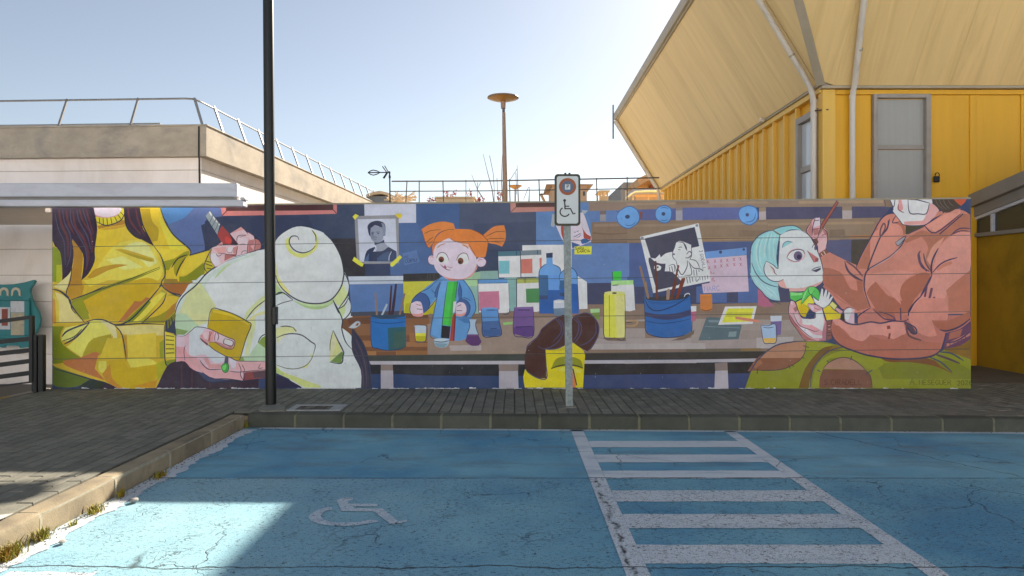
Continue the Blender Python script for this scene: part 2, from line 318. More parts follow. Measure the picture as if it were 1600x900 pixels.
for i in range(len(ring_o) - 1):
    j0 = int(i * (len(ring_i) - 1) / (len(ring_o) - 1)); j1 = int((i + 1) * (len(ring_i) - 1) / (len(ring_o) - 1))
    q = gpx(ring_o[i], ring_o[i + 1], ring_i[j1]) if j0 == j1 else gpx(ring_o[i], ring_o[i + 1], ring_i[j1], ring_i[j0]); sy.append(q)
gr = MB(); rg = random.Random(3)
for i in range(420):
    if i < 300: px_, py_ = -2.975 + abs(rg.gauss(0, .05)), rg.uniform(2.6, 7.45)
    else: px_ = rg.uniform(-2.9, 5.5); py_ = kerbY(px_) - abs(rg.gauss(0, .02)) - .004
    s_ = rg.uniform(.003, .009); gr.add([(px_ + s_ * rg.uniform(.6, 1.3) * math.cos(a_), py_ + s_ * math.sin(a_), .004) for a_ in (0, 2.1, 4.2)] + [(px_, py_, .005 + s_ * .8)], [(0, 1, 3), (1, 2, 3), (2, 0, 3)])
go = obj('gutter_grit', gr, M['grit']); go['kind'] = 'stuff'; go['label'] = 'brown grit and crumbs lying along the foot of the kerb'; go['category'] = 'grit'
o = flat('wheelchair_symbol', sy, m='symbol_paint'); 

# ------------------------------------------------------------------ kerb
def kerb_stone_mb(L, w=.14, h=.15, c=.022, foot=.03):
    prof = [(0, -.05), (0, h - c * 1.5), (c * .35, h - c * .5), (c * 1.1, h - .002), (c * 2, h), (w, h), (w, -.05)]
    vs = [(0.0 + a, p[0], p[1]) for a in (0, L) for p in prof]; k = len(prof)
    fs = [tuple(range(k)), tuple(range(k, 2 * k))[::-1]] + [(i + 1, i, k + i, k + i + 1) for i in range(k - 1)]
    return vs, fs
kerb = struct('kerb', MB().box(-2.94, 9.4, 7.66, 7.668, -.1, .1), M['mortar'])
kerb.hide_render = False
def kstone(L):
    me = MB().add(*kerb_stone_mb(L)).mesh('kerb_stone', M['kerb'], True); return me
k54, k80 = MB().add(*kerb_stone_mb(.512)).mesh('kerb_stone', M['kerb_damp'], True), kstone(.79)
ang = math.atan(-0.0297)
jfront = MB().add(*kerb_stone_mb(.029, h=.147)).mesh('mortar_joint', M['mortar_damp'], True); jside = MB().add(*kerb_stone_mb(.022, h=.148)).mesh('mortar_joint', M['mortar'], True)
x = -2.95
while x < 9.3:
    o = obj('kerb_stone', k54, None, kerb); o.location = (x, kerbY(x) + random.uniform(-.004, .004), random.uniform(-.004, .002)); o.rotation_euler = (random.uniform(-.01, .01), 0, ang); x += .54
    j = obj('mortar_joint', jfront, None, kerb); j.scale.x = random.uniform(.5, 1.0); j.location = (x - .014 - .0145 * j.scale.x, kerbY(x) + .0025, 0); j.rotation_euler = (0, 0, ang)
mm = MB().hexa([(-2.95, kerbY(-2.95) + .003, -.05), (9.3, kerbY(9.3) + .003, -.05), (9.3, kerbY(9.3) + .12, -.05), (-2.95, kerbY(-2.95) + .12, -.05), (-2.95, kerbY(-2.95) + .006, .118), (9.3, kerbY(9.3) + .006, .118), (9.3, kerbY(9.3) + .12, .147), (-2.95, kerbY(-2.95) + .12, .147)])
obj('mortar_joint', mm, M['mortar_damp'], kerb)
y = 7.53
while y > .6:
    o = obj('kerb_stone', k80, None, kerb); o.location = (-2.985 + random.uniform(-.006, .006), y - .79, random.uniform(-.003, .003)); o.rotation_euler = (random.uniform(-.012, .012), 0, math.pi / 2); y -= .81
    j = obj('mortar_joint', jside, None, kerb); j.location = (-2.982, y - .001, 0); j.rotation_euler = (0, 0, math.pi / 2)
obj('mortar_joint', MB().box(-3.115, -2.99, .6, 7.53, -.05, .140), M['mortar'], kerb)

# ------------------------------------------------------------------ pavement of concrete pavers
pav = struct('pavement', MB().add([(-6.5, 1.0, .128), (-3.12, 1.0, .128), (-3.12, 7.62, .128), (9.4, kerbY(9.4) + .1, .128), (9.4, 14.5, .128), (6.27, 14.5, .128), (6.27, 9.45, .128), (-6.5, 9.45, .128)], [(0, 1, 2, 3, 4, 5, 6, 7)]), M['bed'])
pw, pl = .122, .25; g = .0035
def paver_mb(mb, x, y, z, w, l, tx=0, ty=0):
    c = .006; a, b = w / 2 - g, l / 2 - g
    vs = [(x - a, y - b, .1), (x + a, y - b, .1), (x + a, y + b, .1), (x - a, y + b, .1)]
    for aa, bb, dz in ((a, b, -c), (a - c, b - c, 0)):
        vs += [(x + sx * aa, y + s_ * bb, z + dz + tx * sx + ty * s_) for sx, s_ in ((-1, -1), (1, -1), (1, 1), (-1, 1))]
    fs = [(8, 9, 10, 11)] + [(k0 + i, k0 + (i + 1) % 4, k0 + 4 + (i + 1) % 4, k0 + 4 + i) for k0 in (0, 4) for i in range(4)]
    mb.add(vs, fs)
cells = []
i0 = int(-6.5 / pw) + 1
for i in range(i0, int(9.3 / pw)):
    xx = (i + .5) * pw
    if xx < -3.125 - pw / 2: ya, yb = 1.0, 9.375
    elif xx < -2.9: ya, yb = 7.70, 9.375
    elif xx < 6.2: ya, yb = kerbY(xx) + .145, 9.375
    else: ya, yb = kerbY(xx) + .145, 9.9
    y = yb + (pl / 2 if i % 2 else 0)
    while y > ya:
        t, b = min(y, yb), max(y - pl, ya); y -= pl
        if t - b > .03: cells.append((xx, (t + b) / 2, pw, t - b))
def seen(c):
    px = CX + F * c[0] / c[1]; py = CY + F * 1.45 / c[1]; return -20 < px < 1620 and py < 915
cells.sort(key=lambda c: (not seen(c), c[1] ** 2 + c[0] ** 2 * .0))
fields = cells[:298]; rest = cells[298:]
pmesh = []
for k in range(6):
    mb = MB(); paver_mb(mb, 0, 0, .15, pw, pl, random.uniform(-.0012, .0012), random.uniform(-.0012, .0012)); pmesh.append(mb.mesh('paver', M['paver']))
for c in fields:
    if abs(c[3] - pl) < .002:
        o = obj('paver', random.choice(pmesh), None, pav); o.location = (c[0], c[1], random.uniform(-.0025, .001))
    else:
        mb = MB(); paver_mb(mb, c[0], c[1], .15, c[2], c[3]); obj('paver', mb, M['paver'], pav)
mb = MB()
pm_rest = NT('concrete_paver_field')
for c in rest: paver_mb(mb, c[0], c[1], .15 + random.uniform(-.0025, .001), c[2], c[3], random.uniform(-.0012, .0012), random.uniform(-.0012, .0012))
# one tone per paver, from the island it belongs to
m = pm_rest; n1 = m.noise(9, 5, .6); n2 = m.noise(130, 3, .6); m.bump(m.math('ADD', n2, m.math('MULTIPLY', n1, .6)), .5, .006)
f = m.math('MULTIPLY', m.math('MULTIPLY', m.ramp(n1, .25, .75, .72, 1.25), m.ramp(n2, .3, .7, .88, 1.12)), m.ramp(m.g.outputs['Random Per Island'], 0, 1, .82, 1.16))
xx_ = m.n('ShaderNodeVectorMath', operation='SCALE'); xx_.inputs[0].default_value = hexc('78776c'); m.link(f, xx_.inputs['Scale'])
mp = m.done(m.mix(m.ramp(m.noise(3.6, 6, .65), .5, .72, 0, .5), xx_.outputs[0], hexc('565550')), .9)
o = obj('paver_field', mb, mp, pav); o['kind'] = 'stuff'
# dark paving and the lower courtyard beyond the ends of the wall
struct('courtyard', MB().box(-30, -6.52, .8, 32, -.34, -.235), M['court'])
struct('pavement_edge', MB().box(-6.52, -6.42, 1.0, 9.45, -.3, .146), M['concrete'])
flat('edge_line', [(-6.505, 1.0), (-6.44, 1.0), (-6.44, 8.75), (-6.505, 8.75)], .150, 'yellow_line')
struct('passage_floor', MB().box(6.27, 9.4, 9.91, 14.4, .05, .147), M['court'])
flat('white_paint_patch', [(-3.34, 3.2), (-3.15, 3.2), (-3.14, 4.28), (-3.2, 4.25), (-3.3, 4.0)], .1555, 'white_patch')
MURAL = '''
# ---- background blocks
Z p 39466a 70,300 1530,300 1530,620 70,620
A p 4f83bd 850,40 1180,40 1160,75 1040,150 915,205 860,110
A p 586da0 1160,40 1350,40 1345,140 1300,150 1180,215 1205,400 1090,450 960,300 905,205 1040,150
A p 2f3a58 1170,210 1222,188 1330,142 1600,130 1600,420 1210,420
C p 2f3a58 0,190 130,140 1040,118 1240,40 1245,320 1000,318 470,420 0,420
C p 35435f 800,120 1040,110 1045,40 1250,40 1250,320 980,316 860,240
C p c66f6c 122,52 1032,46 1032,120 700,128 135,137
C p 4a2a2c 166,40 1003,40 1004,91 600,96 166,98
C s 5d3038 5 135,135 170,98
C s 5d3038 5 1030,118 1004,90
C p 302e34 970,314 1255,312 1255,608 1080,608
C p 313e5e 1240,300 1460,300 1460,608 1255,608
E p c6cadc 145,40 550,40 551,190 150,196
E p 46618f 551,40 892,40 892,600 551,600
E p 4b6898 415,194 560,190 735,560 735,600 352,600 352,500 415,440
E p 4d566f 888,40 1492,40 1492,570 888,600
E p 3b4660 888,330 1492,330 1492,570 960,600
E p 434d68 1000,200 1492,180 1492,400 1000,400
E p 6487b8 1490,40 1700,40 1700,600 1490,600
G p 6487b8 388,40 830,30 830,660 388,660
G p 6583b5 780,98 1600,80 1600,185 815,195
G p 5b6796 1000,98 1600,72 1600,176 1200,190
G p 6583b4 660,340 1118,340 1118,662 660,662
G p 566f9f 1116,340 1330,340 1330,690 1116,690
G p 474b66 780,662 1240,655 1240,835 780,835
G p 4d5f86 1150,662 1300,690 1300,835 1150,835
G p bb7a6c 186,30 545,20 545,100 190,110
G p 5a3f3a 228,20 545,20 545,66 230,70
G s 6d4540 4 190,108 230,68
# shelves
G p 957f70 797,20 1660,10 1660,74 800,99
I p 957f6c 0,0 1660,0 1660,66 1000,70 0,84
I p a58d74 0,40 700,22 1600,28 1600,40 700,40 0,56
I p 8b745e 380,22 640,18 640,45 380,48
I p 60699b 380,72 900,70 900,168 380,172
I p 5a6596 100,90 400,76 400,170 100,174
I p 504e6a 1082,68 1660,62 1660,165 1082,168
K p 504e6a 0,66 960,60 900,158 0,166
K p 957f6c 0,0 960,0 940,62 0,68
K p a88f75 240,20 900,12 900,36 240,42
K p 887462 905,4 960,4 972,68 915,66
G p 8a7460 820,186 1660,170 1660,345 820,352
G p 9a8370 840,200 1300,190 1600,182 1600,196 1200,212 840,222
G p 7c6752 830,262 960,274 1110,266 1110,276 960,284 830,276
G p 7d6754 820,340 1300,330 1300,348 820,352
I p 8f7963 0,172 1660,160 1660,328 0,347
I p 86705a 870,250 1320,248 1320,296 870,300
I p 9b856d 0,205 500,195 1000,186 1600,180 1600,200 1000,206 0,224
I p a08566 560,306 1000,300 1000,322 560,332
K p 927c66 0,168 880,150 850,200 800,318 470,324 0,330
K p a48a6e 0,196 400,186 830,180 830,200 400,206 0,214
K p a87850 640,290 810,286 805,308 640,312
K p 7f6b57 480,244 600,240 600,292 480,296
G p a09a9c 888,124 934,124 934,178 888,178
G p 80706a 888,98 934,96 934,126 888,126
I p a29fa8 380,84 432,78 432,172 380,172
I p 8d8178 382,74 432,72 432,92 382,96
I p b5a8a8 1030,76 1084,72 1084,166 1030,168
I p 9b8672 1030,72 1084,70 1084,100 1030,104
K p b5a8a4 580,92 656,92 656,160 582,162
K p 9b856f 580,64 654,62 654,94 580,94
I p 516394 0,350 975,335 965,615 0,615
I p 4c5a86 590,345 975,336 970,470 600,420
I p 6583b4 0,350 16,350 16,615 0,615
I p 474b66 0,690 135,690 135,820 0,820
I p 4a6496 0,612 240,612 240,690 0,690
I p 484b66 440,690 545,690 545,820 440,820
I p 556da0 540,690 1060,600 1060,815 540,815
I p 474a66 778,730 866,730 866,812 778,812
I p 4a4e6e 1080,690 1290,690 1290,815 1080,815
K p 5a5b7c 460,328 655,322 655,500 580,470 460,420
K p 4b433a 650,326 800,318 690,540 650,500
K p 474a66 400,660 600,780 620,815 380,815
# objects on the shelf
G e 81503f 1204,135 15,30
G p 8a4a3e 1188,106 1222,106 1220,120 1190,120
G p 6fa3da 1018,140 1040,100 1110,62 1165,80 1194,125 1192,175 1160,210 1110,234 1060,218 1028,185
G s 3f6aa8 6 1018,140 1040,100 1110,62 1165,80 1194,125 1192,175 1160,210 1110,234 1060,218 1028,185 1018,140
G s 3f6aa8 5 1082,205 1110,213 1145,204 1168,180
G e 3d4a72 1102,143 19,16
G p 6fa3da 1320,120 1335,78 1390,55 1440,80 1447,130 1430,175 1392,192 1350,178 1325,150
G s 3f6aa8 6 1320,120 1335,78 1390,55 1440,80 1447,130 1430,175 1392,192 1350,178 1325,150 1320,120
G s 3f6aa8 5 1360,78 1390,70 1422,80
G s 3f6aa8 5 1360,168 1390,175 1415,165
G e 3d4a72 1383,121 15,15
I p 6fa3da 870,125 885,80 945,56 1005,75 1022,125 1010,175 960,207 905,190 880,160
I s 3f6aa8 6 870,125 885,80 945,56 1005,75 1022,125 1010,175 960,207 905,190 880,160 870,125
I s 3f6aa8 5 920,184 960,182 992,162 1004,115
I e 434f78 938,128 14,14
# ---- table
F p 7a5238 -40,235 640,210 700,260 700,575 -40,580
F p 8c6344 80,330 300,320 640,330 640,420 80,420
F p 6b4733 20,290 190,280 190,330 20,330
F p a07048 90,460 460,470 640,480 640,510 90,510
F p 8a6040 470,280 660,280 660,330 470,340
F p 9c6c44 500,400 640,400 640,470 500,470
F p 6e4a33 470,240 640,235 640,282 470,285
F p a8784c 30,545 400,540 400,575 30,575
F p 7a5238 240,545 395,545 395,575 240,575
F p 94683f 400,540 700,540 700,575 400,575
F p 7a5238 700,540 880,540 880,572 700,572
F p 8b7566 640,240 1700,170 1700,300 660,330
F p 9a877a 640,330 1700,290 1700,580 640,575
F p 86715f 950,215 1600,200 1600,300 1010,330
F p a99e9a 1060,430 1195,425 1195,490 1060,500
F p b1a7a5 810,500 1420,485 1420,535 820,542
F p 9d8978 810,540 1400,535 1400,568 810,572
F p a89c98 1200,340 1310,336 1310,395 1200,395
F p 8f7d70 1195,395 1480,395 1440,490 1195,490
H p 8a7465 -40,180 1300,176 1300,300 -40,310
H p 9a887b -40,300 1640,240 1640,545 -40,545
H p a99f9c 1090,235 1240,235 1240,315 1090,315
H p 8c7869 1080,310 1640,310 1640,445 1080,440
H p a89e9b 760,445 1640,440 1640,495 760,490
H p b3aba9 830,487 1640,480 1640,530 820,532
H p 8a7565 770,532 1640,526 1640,556 770,562
H p a39893 880,365 1240,365 1240,440 880,440
H p 7d695b 900,440 1090,440 1090,465 950,462
J p 8a7565 -20,175 500,175 1280,160 1300,260 -20,300
J p 8f7c6f 500,250 1280,240 1280,330 500,330
J p a2968f 500,290 1400,300 1400,520 500,500
J p 9c8f88 900,380 1400,380 1400,470 880,470
J p b0a8a6 -20,485 612,480 612,526 -20,530
J p a39794 610,460 1010,450 1200,450 1200,520 612,524
J p b5aead 1010,440 1300,430 1280,480 1160,520 1010,520
J p 857265 -20,532 1240,520 1240,548 -20,556
J p 6e6650 460,528 890,524 890,548 460,552
J p 7d6342 888,522 1040,520 1040,546 888,548
J p 8b7564 860,240 1120,236 1120,262 860,268
# under the table
F p 3f4540 130,577 1700,566 1700,620 130,622
F p bab6be 182,621 1720,618 1720,645 200,648
F p 26282e 170,649 1720,645 1720,738 180,740
F p 30446b 160,722 420,722 700,735 1720,735 1720,850 160,850
F p 8d7e78 275,648 368,648 370,695 275,695
F p aeaab3 275,694 371,694 374,850 275,850
F p 8d7e78 1195,646 1350,646 1348,700 1200,700
F p aeaab3 1199,699 1347,699 1352,850 1199,850
H p 3f3b37 740,562 1640,555 1640,606 740,612
H p b8b4bc 740,615 1640,610 1640,636 740,642
H p 2b2828 740,642 1640,636 1640,728 740,732
H p 394870 740,730 1640,726 1640,850 740,850
J p 3d3934 -20,558 1200,545 1200,600 -20,610
J p b3afb6 -20,618 700,606 1200,596 1200,622 -20,642
J p 2e2a29 -20,643 685,634 1200,624 1200,720 -20,730
J p 3c4872 -20,726 1200,714 1200,850 -20,850
J p 8c7c76 684,638 782,630 786,695 688,698
J p b7b1ba 687,697 785,694 792,850 680,850
# ---- woman in yellow: sweater
A p c4a12b 330,190 580,100 690,70 855,70 885,170 960,290 1085,400 1085,445 1245,395 1245,470 1290,540 1130,690 1020,770 980,900 10,900 10,330 330,330
B p b9952a 10,-20 900,-20 1020,110 980,240 960,400 970,560 970,640 905,660 840,790 820,830 520,832 380,780 100,700 10,650
A p c9b046 480,380 700,320 800,370 840,480 880,560 840,640 500,640 300,640
A p d8cb7c 560,395 620,350 700,340 760,370 830,500 760,540 700,480 600,410
A p d6c872 430,480 560,450 720,540 560,560
A p b08c22 500,400 580,400 800,470 805,492 760,492 620,450
A p 9a8018 540,405 610,430 790,478 770,492 640,455
A p a97a1c 350,550 500,515 600,520 450,560 330,620 280,620
A p c9ac3e 250,640 520,600 420,650 300,690
A p 9c6a24 360,215 430,200 560,170 600,190 560,205 420,228 370,240
A p b5832a 380,240 460,225 600,200 560,225 440,245
A p a2801a 700,80 770,80 790,180 840,240 830,330 790,340 720,220
A p ccb13a 850,150 890,200 960,300 1060,390 1000,420 930,400 850,200
A p c8a935 800,380 950,400 1060,400 960,470 920,500 870,480
A p 877f17 850,420 880,490 960,470 1040,420 1080,410 1080,440 960,500 920,560 890,560 900,640 880,650 880,580
A p 938217 960,470 1080,440 1040,480 980,600 960,580
A p c7a833 1010,590 1050,490 1100,450 1210,420 1200,500 1120,560 1060,590
A p 7c7a14 1000,610 1060,600 1190,500 1200,580 1130,640 1000,650
A p 8d6a1e 890,630 980,630 1000,650 1140,640 1130,690 1030,760 930,730 870,680
A p a5672a 870,670 1130,665 1100,700 1030,762 930,735
A p 7f8417 10,380 80,400 80,640 60,660 10,650
A p a4a019 40,520 80,520 80,650 40,660
A p d8d08c 130,540 170,520 150,640 120,720 90,720 20,690 60,660 100,620
A p 9c6a22 165,310 240,420 245,520 235,620 250,690 160,790 120,740 150,600 175,480
A p a8761f 130,690 260,680 240,760 160,790 125,750
A p 7d7a1a 160,800 300,740 520,650 700,600 850,545 850,550 640,640 420,740 300,790 200,880 160,860
A p b58d1b 250,800 480,700 740,620 850,660 800,720 640,860 560,900 320,900
A p c9ae43 640,700 720,650 760,670 700,720
A p 857f16 160,830 240,800 300,900 190,900
B p 857f16 155,175 250,130 300,290 250,300 190,240
B p b48c18 250,150 480,40 760,-20 840,10 700,190 600,300 470,300 400,290 320,300
B p b0642a 635,175 650,150 700,155 740,120 770,130 640,240 580,300 520,320
B p 9f8f28 760,170 870,60 900,90 880,130 760,290 700,320 560,330
B p c7b142 740,180 860,80 895,90 820,180 700,300 640,310
B p 7e8017 560,320 640,250 760,140 780,160 640,310
B p 8a7a1c 700,325 860,150 940,100 1020,120 970,230 890,310 880,325
B p bf9a26 740,290 880,120 1000,120 960,180 850,260
B p 9f6a26 930,200 985,160 970,220 900,290 880,310
B p dccf86 30,80 130,130 180,240 250,310 60,320 60,200
B p c0a63c 20,90 60,160 60,320 20,330
B p b5772a 10,130 30,140 40,330 10,330
B p 7a7c17 10,350 100,350 70,420 100,500 240,600 60,640 10,640
B p d2c468 110,360 260,330 300,320 150,470 80,460 90,400
B p ccbb58 290,330 330,300 420,300 490,350 500,420 330,440 260,560 235,590 120,510 200,440
B p ded49a 380,310 420,300 500,350 520,500 490,500 480,420 420,340
B p 9a8418 260,540 320,450 470,410 460,470 400,560 320,590 240,600
B p bd9f2e 440,440 560,440 585,590 380,600 400,540
B p d8cc80 510,350 700,340 880,340 875,420 760,420 560,410
B p c4a63a 580,420 820,400 820,590 590,590
B p a97c24 550,420 590,420 600,590 580,630
B p 8f8a1c 845,480 880,450 880,600 850,600
B p b5662a 240,590 330,550 380,560 360,600 340,680 420,770 330,740 120,660 90,620
B p c9b650 370,620 430,620 430,680 400,715 370,690
B p cbb44c 590,605 760,600 830,640 800,680 620,670
B p b48f1c 440,620 560,600 600,680 860,640 820,740 700,830 520,830 420,760
B p b0742a 400,720 460,640 480,760 560,830 510,830 430,780
B p b57a22 640,820 740,790 830,770 810,830
B p 9f9420 820,640 890,610 905,660 860,740 830,770
B p 7a7e1b 890,620 970,605 970,640 905,660
B p 5f7220 10,660 100,690 320,760 200,820 60,825 10,800
B p 2f3a2a 320,760 520,830 390,835 200,830
B p 3b2d3c 420,790 520,835 380,838
B s 2c3a48 7 215,825 300,770 340,765
B s 2c3a48 7 255,832 320,790
B s 2c3a48 7 300,835 350,785
B p 3a2a3a 830,825 905,660 990,620 1040,615 1060,640 1140,700 1230,780 1400,770 1620,750 1620,840 830,840
B s 2a3048 6 860,830 880,720
B s 2a3048 6 920,830 930,660
B s 2a3048 6 980,830 990,630
B s 4d3a44 6 1020,830 1020,640
B s 2a3048 6 1060,830 1060,660
B s 4d3a44 6 1100,830 1100,700
B s 2a3048 6 1140,830 1140,720
B s 2a3048 6 1180,830 1180,760
B s 4d3a44 6 1240,830 1240,790
B s 4d3a44 6 1400,830 1400,785
B s 2a3048 10 1240,790 1500,775 1620,765
# cuffs
A p b09a24 1245,395 1255,400 1240,470 1270,540 1215,580 1195,520
A s 2b3146 6 1250,395 1195,520 1215,578
A s 4c4a1c 6 1210,490 1250,500
A s 4c4a1c 6 1205,510 1260,530
A s 4c4a1c 6 1215,545 1250,550
B p c9b03c 888,390 970,420 970,605 890,600
B s 6b5a1a 7 895,420 960,430
B s 6b5a1a 7 895,455 960,460
B s 6b5a1a 7 895,490 960,493
B s 6b5a1a 7 895,525 962,525
B s 6b5a1a 7 895,560 962,556
B s 2b3146 7 885,340 888,600 905,660
B p 2e3a50 975,240 975,410 890,390 890,310
B p 6c6a20 905,300 970,240 965,300 910,370
B s 2b3146 6 920,300 925,360
B s 2b3146 6 940,280 950,330
# sweater outlines
A s 2b3146 7 800,370 850,440 885,530 890,600 860,670 930,735 1030,765 1130,690
A s 2b3146 6 860,670 845,690
A s 46462a 6 850,535 640,620 480,680 300,740 160,795
A s 2b3146 7 10,710 60,720 120,770 150,800 160,860 190,900
A s 2b3146 6 165,480 150,640 120,720 120,770
B s 2b3146 9 860,30 760,150 640,280 560,330 490,335
B s 2b3146 9 10,60 70,75 130,120 160,190 260,320
B s 2b3146 7 150,145 300,90 420,35
B s 2b3146 7 900,90 870,170 780,260 710,325
B s 2b3146 8 260,320 330,298 410,300 490,335 540,340 700,328 880,335
B s 2b3146 7 495,340 555,420 585,600
B s 2b3146 10 300,320 210,350 120,390 85,430
B s 2b3146 10 300,320 200,430 100,490
B s 2b3146 6 85,465 180,430 240,370
B s 2b3146 8 860,30 930,85 1020,115 985,200 970,240
B s 2b3146 8 20,680 200,730 320,765 420,790 510,830
A s 2b3146 8 850,70 890,180 960,290 1080,395 1085,445
A s 3d3f2a 9 1065,440 990,470 940,540
A s 3d3f2a 9 1050,460 1000,540 975,610
A s 2b3146 7 1080,445 1240,400
# neck and collar
A p cfc6d4 330,68 545,68 560,100 520,135 440,155 370,145 335,120
A p c98f98 335,120 380,140 450,146 520,125 560,95 550,130 470,160 370,152
A p bda72f 340,140 380,148 450,150 520,130 560,68 570,110 545,165 480,198 420,208 365,200 350,175
A s 4c4a1c 5 375,150 380,195
A s 4c4a1c 5 405,152 408,205
A s 4c4a1c 5 435,153 440,205
A s 4c4a1c 5 465,150 475,198
A s 4c4a1c 5 495,142 515,182
A s 4c4a1c 5 520,125 545,160
A s 4c4a1c 5 540,105 562,130
A s 2b3146 7 350,180 420,210 490,198 550,165 575,110
# hair
A p 33243a 10,75 330,70 350,160 360,250 340,400 340,490 290,590 235,640 250,540 245,430 160,310 175,420 165,530 140,590 85,640 85,560 70,420 10,330
A s 5c2f38 14 60,90 80,200 130,320 130,460
A s 5c2f38 12 120,90 130,180 180,280
A s 5c2f38 14 170,100 190,220 260,330 290,450 270,560
A s 5c2f38 12 220,85 250,180 310,280 320,420
A s 5c2f38 10 270,80 300,180 330,280
A s 4a4463 7 90,90 105,190 150,290 150,440 120,540
A s 4a4463 7 150,90 160,190 220,300 270,400 280,530
A s 4a4463 7 200,90 220,180 280,290 310,400
A s 4a4463 6 245,80 280,190 320,290
A s 4a4463 6 30,120 60,250 100,340 110,520
A s 1f1e36 8 40,90 60,220 110,330
A s 1f1e36 8 300,80 335,150 350,250
A p 33243a 572,68 690,68 705,170 720,240 770,310 800,370 740,340 640,280 585,210
A s 5c2f38 12 600,75 620,180 700,280
A s 5c2f38 10 660,75 680,180 730,290
A s 1f1e36 8 570,75 585,210 640,285 700,320
A s 1f1e36 8 690,70 710,190 750,280 800,370
# ---- big white puppet
C p d5dde8 -230,900 -200,780 -50,620 20,580 250,450 480,395 555,395 555,330 620,265 720,220 830,240 920,265 990,330 1050,430 1085,560 1115,620 1130,690 1110,760 1140,830 1145,900 1100,940 555,960 -200,960
D p d3dde8 -226,255 -200,170 -160,108 -66,30 -8,-20 1110,-20 1135,60 1120,110 1145,200 1110,270 1075,300 1070,360 1150,430 1150,530 1220,690 1220,830 760,830 560,715 -130,640 -222,400
B p d3dde8 1000,180 1030,110 1140,-10 1620,-20 1620,620 1480,620 980,400 975,260
B p c9d3a4 975,260 1000,170 1030,115 1140,0 1210,0 1300,180 1230,260 1210,330 1100,350 1040,410 975,410
B p d3d69a 1060,100 1150,20 1200,10 1290,200 1240,230 1220,310 1160,340 1060,280
B p b5d0ae 975,260 1000,180 1060,260 1160,350 1080,400 975,410
B p 86a05c 975,365 1070,385 1040,415 975,415
A p c6d4cc 980,900 1000,820 1060,730 1150,650 1260,570 1380,500 1600,420 1600,450 1400,520 1260,620 1200,680 1240,780 1280,900
A p d5dde8 1200,690 1260,610 1420,510 1600,440 1600,900 1330,900 1260,800
A p cfd59c 1020,840 1080,720 1170,660 1230,760 1290,860 1230,900 1000,900
A s bcd09a 10 1280,620 1340,550 1400,510
C s b4cf9a 9 80,620 160,540
C s 9aa8b4 5 60,560 150,500 270,455 330,440
C s 2b3348 7 -10,600 60,550 130,505 250,440 380,408 475,392
A s 2b3348 8 970,900 985,840 1030,765 1130,680 1210,590 1290,530 1400,465 1600,410
C p cfd6a0 330,880 420,790 480,750 480,790 380,900 320,900
D p cdd79f 300,300 330,240 420,140 480,100 480,130 400,200 330,300
D s 2b3348 6 320,300 390,210 480,140
D p d8dca0 320,340 400,250 480,230 480,250 400,270 350,470 340,570
D p cfd8a2 350,400 385,300 400,330 360,500 340,580 310,570
D p b7d2b0 340,580 420,470 480,520 480,625 270,620 280,580
D s 2b3348 6 415,475 440,430 475,410
D p 86a14c 415,478 445,440 480,420 480,525
D p 8ba55c 275,590 300,590 310,620 270,618
# head
C p d6dee9 552,400 555,330 620,265 720,220 800,225 850,240 930,270 1000,340 1060,450 1085,560 1083,620 1060,700 1000,780 930,815 850,822 770,810 690,775 610,710 570,650 555,600
C p d4d87f 830,240 865,270 888,330 875,390 820,440 760,465 700,450 650,410 630,350 640,310 680,295 660,330 665,380 700,420 760,428 820,410 860,360 865,310
C p c9cf6a 640,340 655,320 665,390 720,435 700,440 650,400
C p dfe5ee 690,300 720,295 735,320 720,345 690,350 665,330
C s 47503c 6 835,245 865,290 868,340
C s 2b3348 7 865,370 830,405 770,425 710,410 670,370 660,330 675,300 700,293 725,300 735,325
C p cfd77c 555,480 570,590 600,650 670,740 640,740 590,690 560,640
D p b8cf96 555,0 570,30 610,80 640,100 560,100 552,80
D p a9c78a 690,150 760,165 850,175 940,165 1000,140 1000,170 940,205 860,218 780,200
D p c0d6a4 690,145 760,165 850,178 940,168 1000,140 980,180 880,195 780,185
D p cfdc9a 1080,20 1100,60 1110,110 1060,190 1020,170 1005,130
D p c5d59a 1040,215 1090,170 1100,230 1070,290
C s 2b3348 8 555,600 570,650 610,710 690,775 770,810 850,822 930,815 1000,780 1060,700 1083,620 1085,560 1060,450 1000,340 930,270
C s 2b3348 7 555,745 610,735 690,795
D s 2b3348 5 555,190 610,165 690,145
D s 2b3348 6 550,105 610,85
C s 2b3348 7 1000,790 1030,860 1050,900
D s 2b3348 7 1000,140 1040,215 1075,300 1070,370 1100,470 1150,530
D s 2b3348 6 1040,215 1090,185 1120,130
C s 2b3348 8 1085,575 1120,640 1130,700 1110,770 1045,860
D s 2b3348 7 1115,120 1142,170 1140,230 1110,275 1078,298
D p d5d990 985,430 1000,385 1070,540 1060,550 975,625 980,550
D p e0e4b0 985,500 1000,400 1030,470 1000,560 980,600
D p 6f8f45 980,625 1070,545 1082,560 1065,638
D s 2b3348 8 1002,380 1040,460 1082,545 1080,580 1065,638 975,628
D s 5c6a4a 5 1000,385 980,480 978,540
D p d6dda0 555,365 640,350 700,360 720,395 640,405 560,440
D s 2b3348 6 590,352 640,348 690,358
D s 2b3348 5 690,358 715,390
D p d8deb0 560,440 600,420 640,420 600,445 565,500
D p d3d88a 820,560 835,600 800,650 720,680 800,670 850,580
D s 2b3348 7 560,440 620,415 690,407 760,420 830,470 863,498 850,560
D s 55663f 5 850,560 830,610 790,655 720,680 640,678 560,650
D p cdd888 555,660 620,710 720,745 810,780 910,815 900,830 790,830 680,770 560,715
D p b9cf84 555,670 620,720 600,730 555,710
D p 2f2f4a 555,735 600,740 690,785 760,825 555,830
D p 3c3c4e 1150,360 1200,420 1250,500 1290,640 1305,830 1220,830 1218,690 1150,540
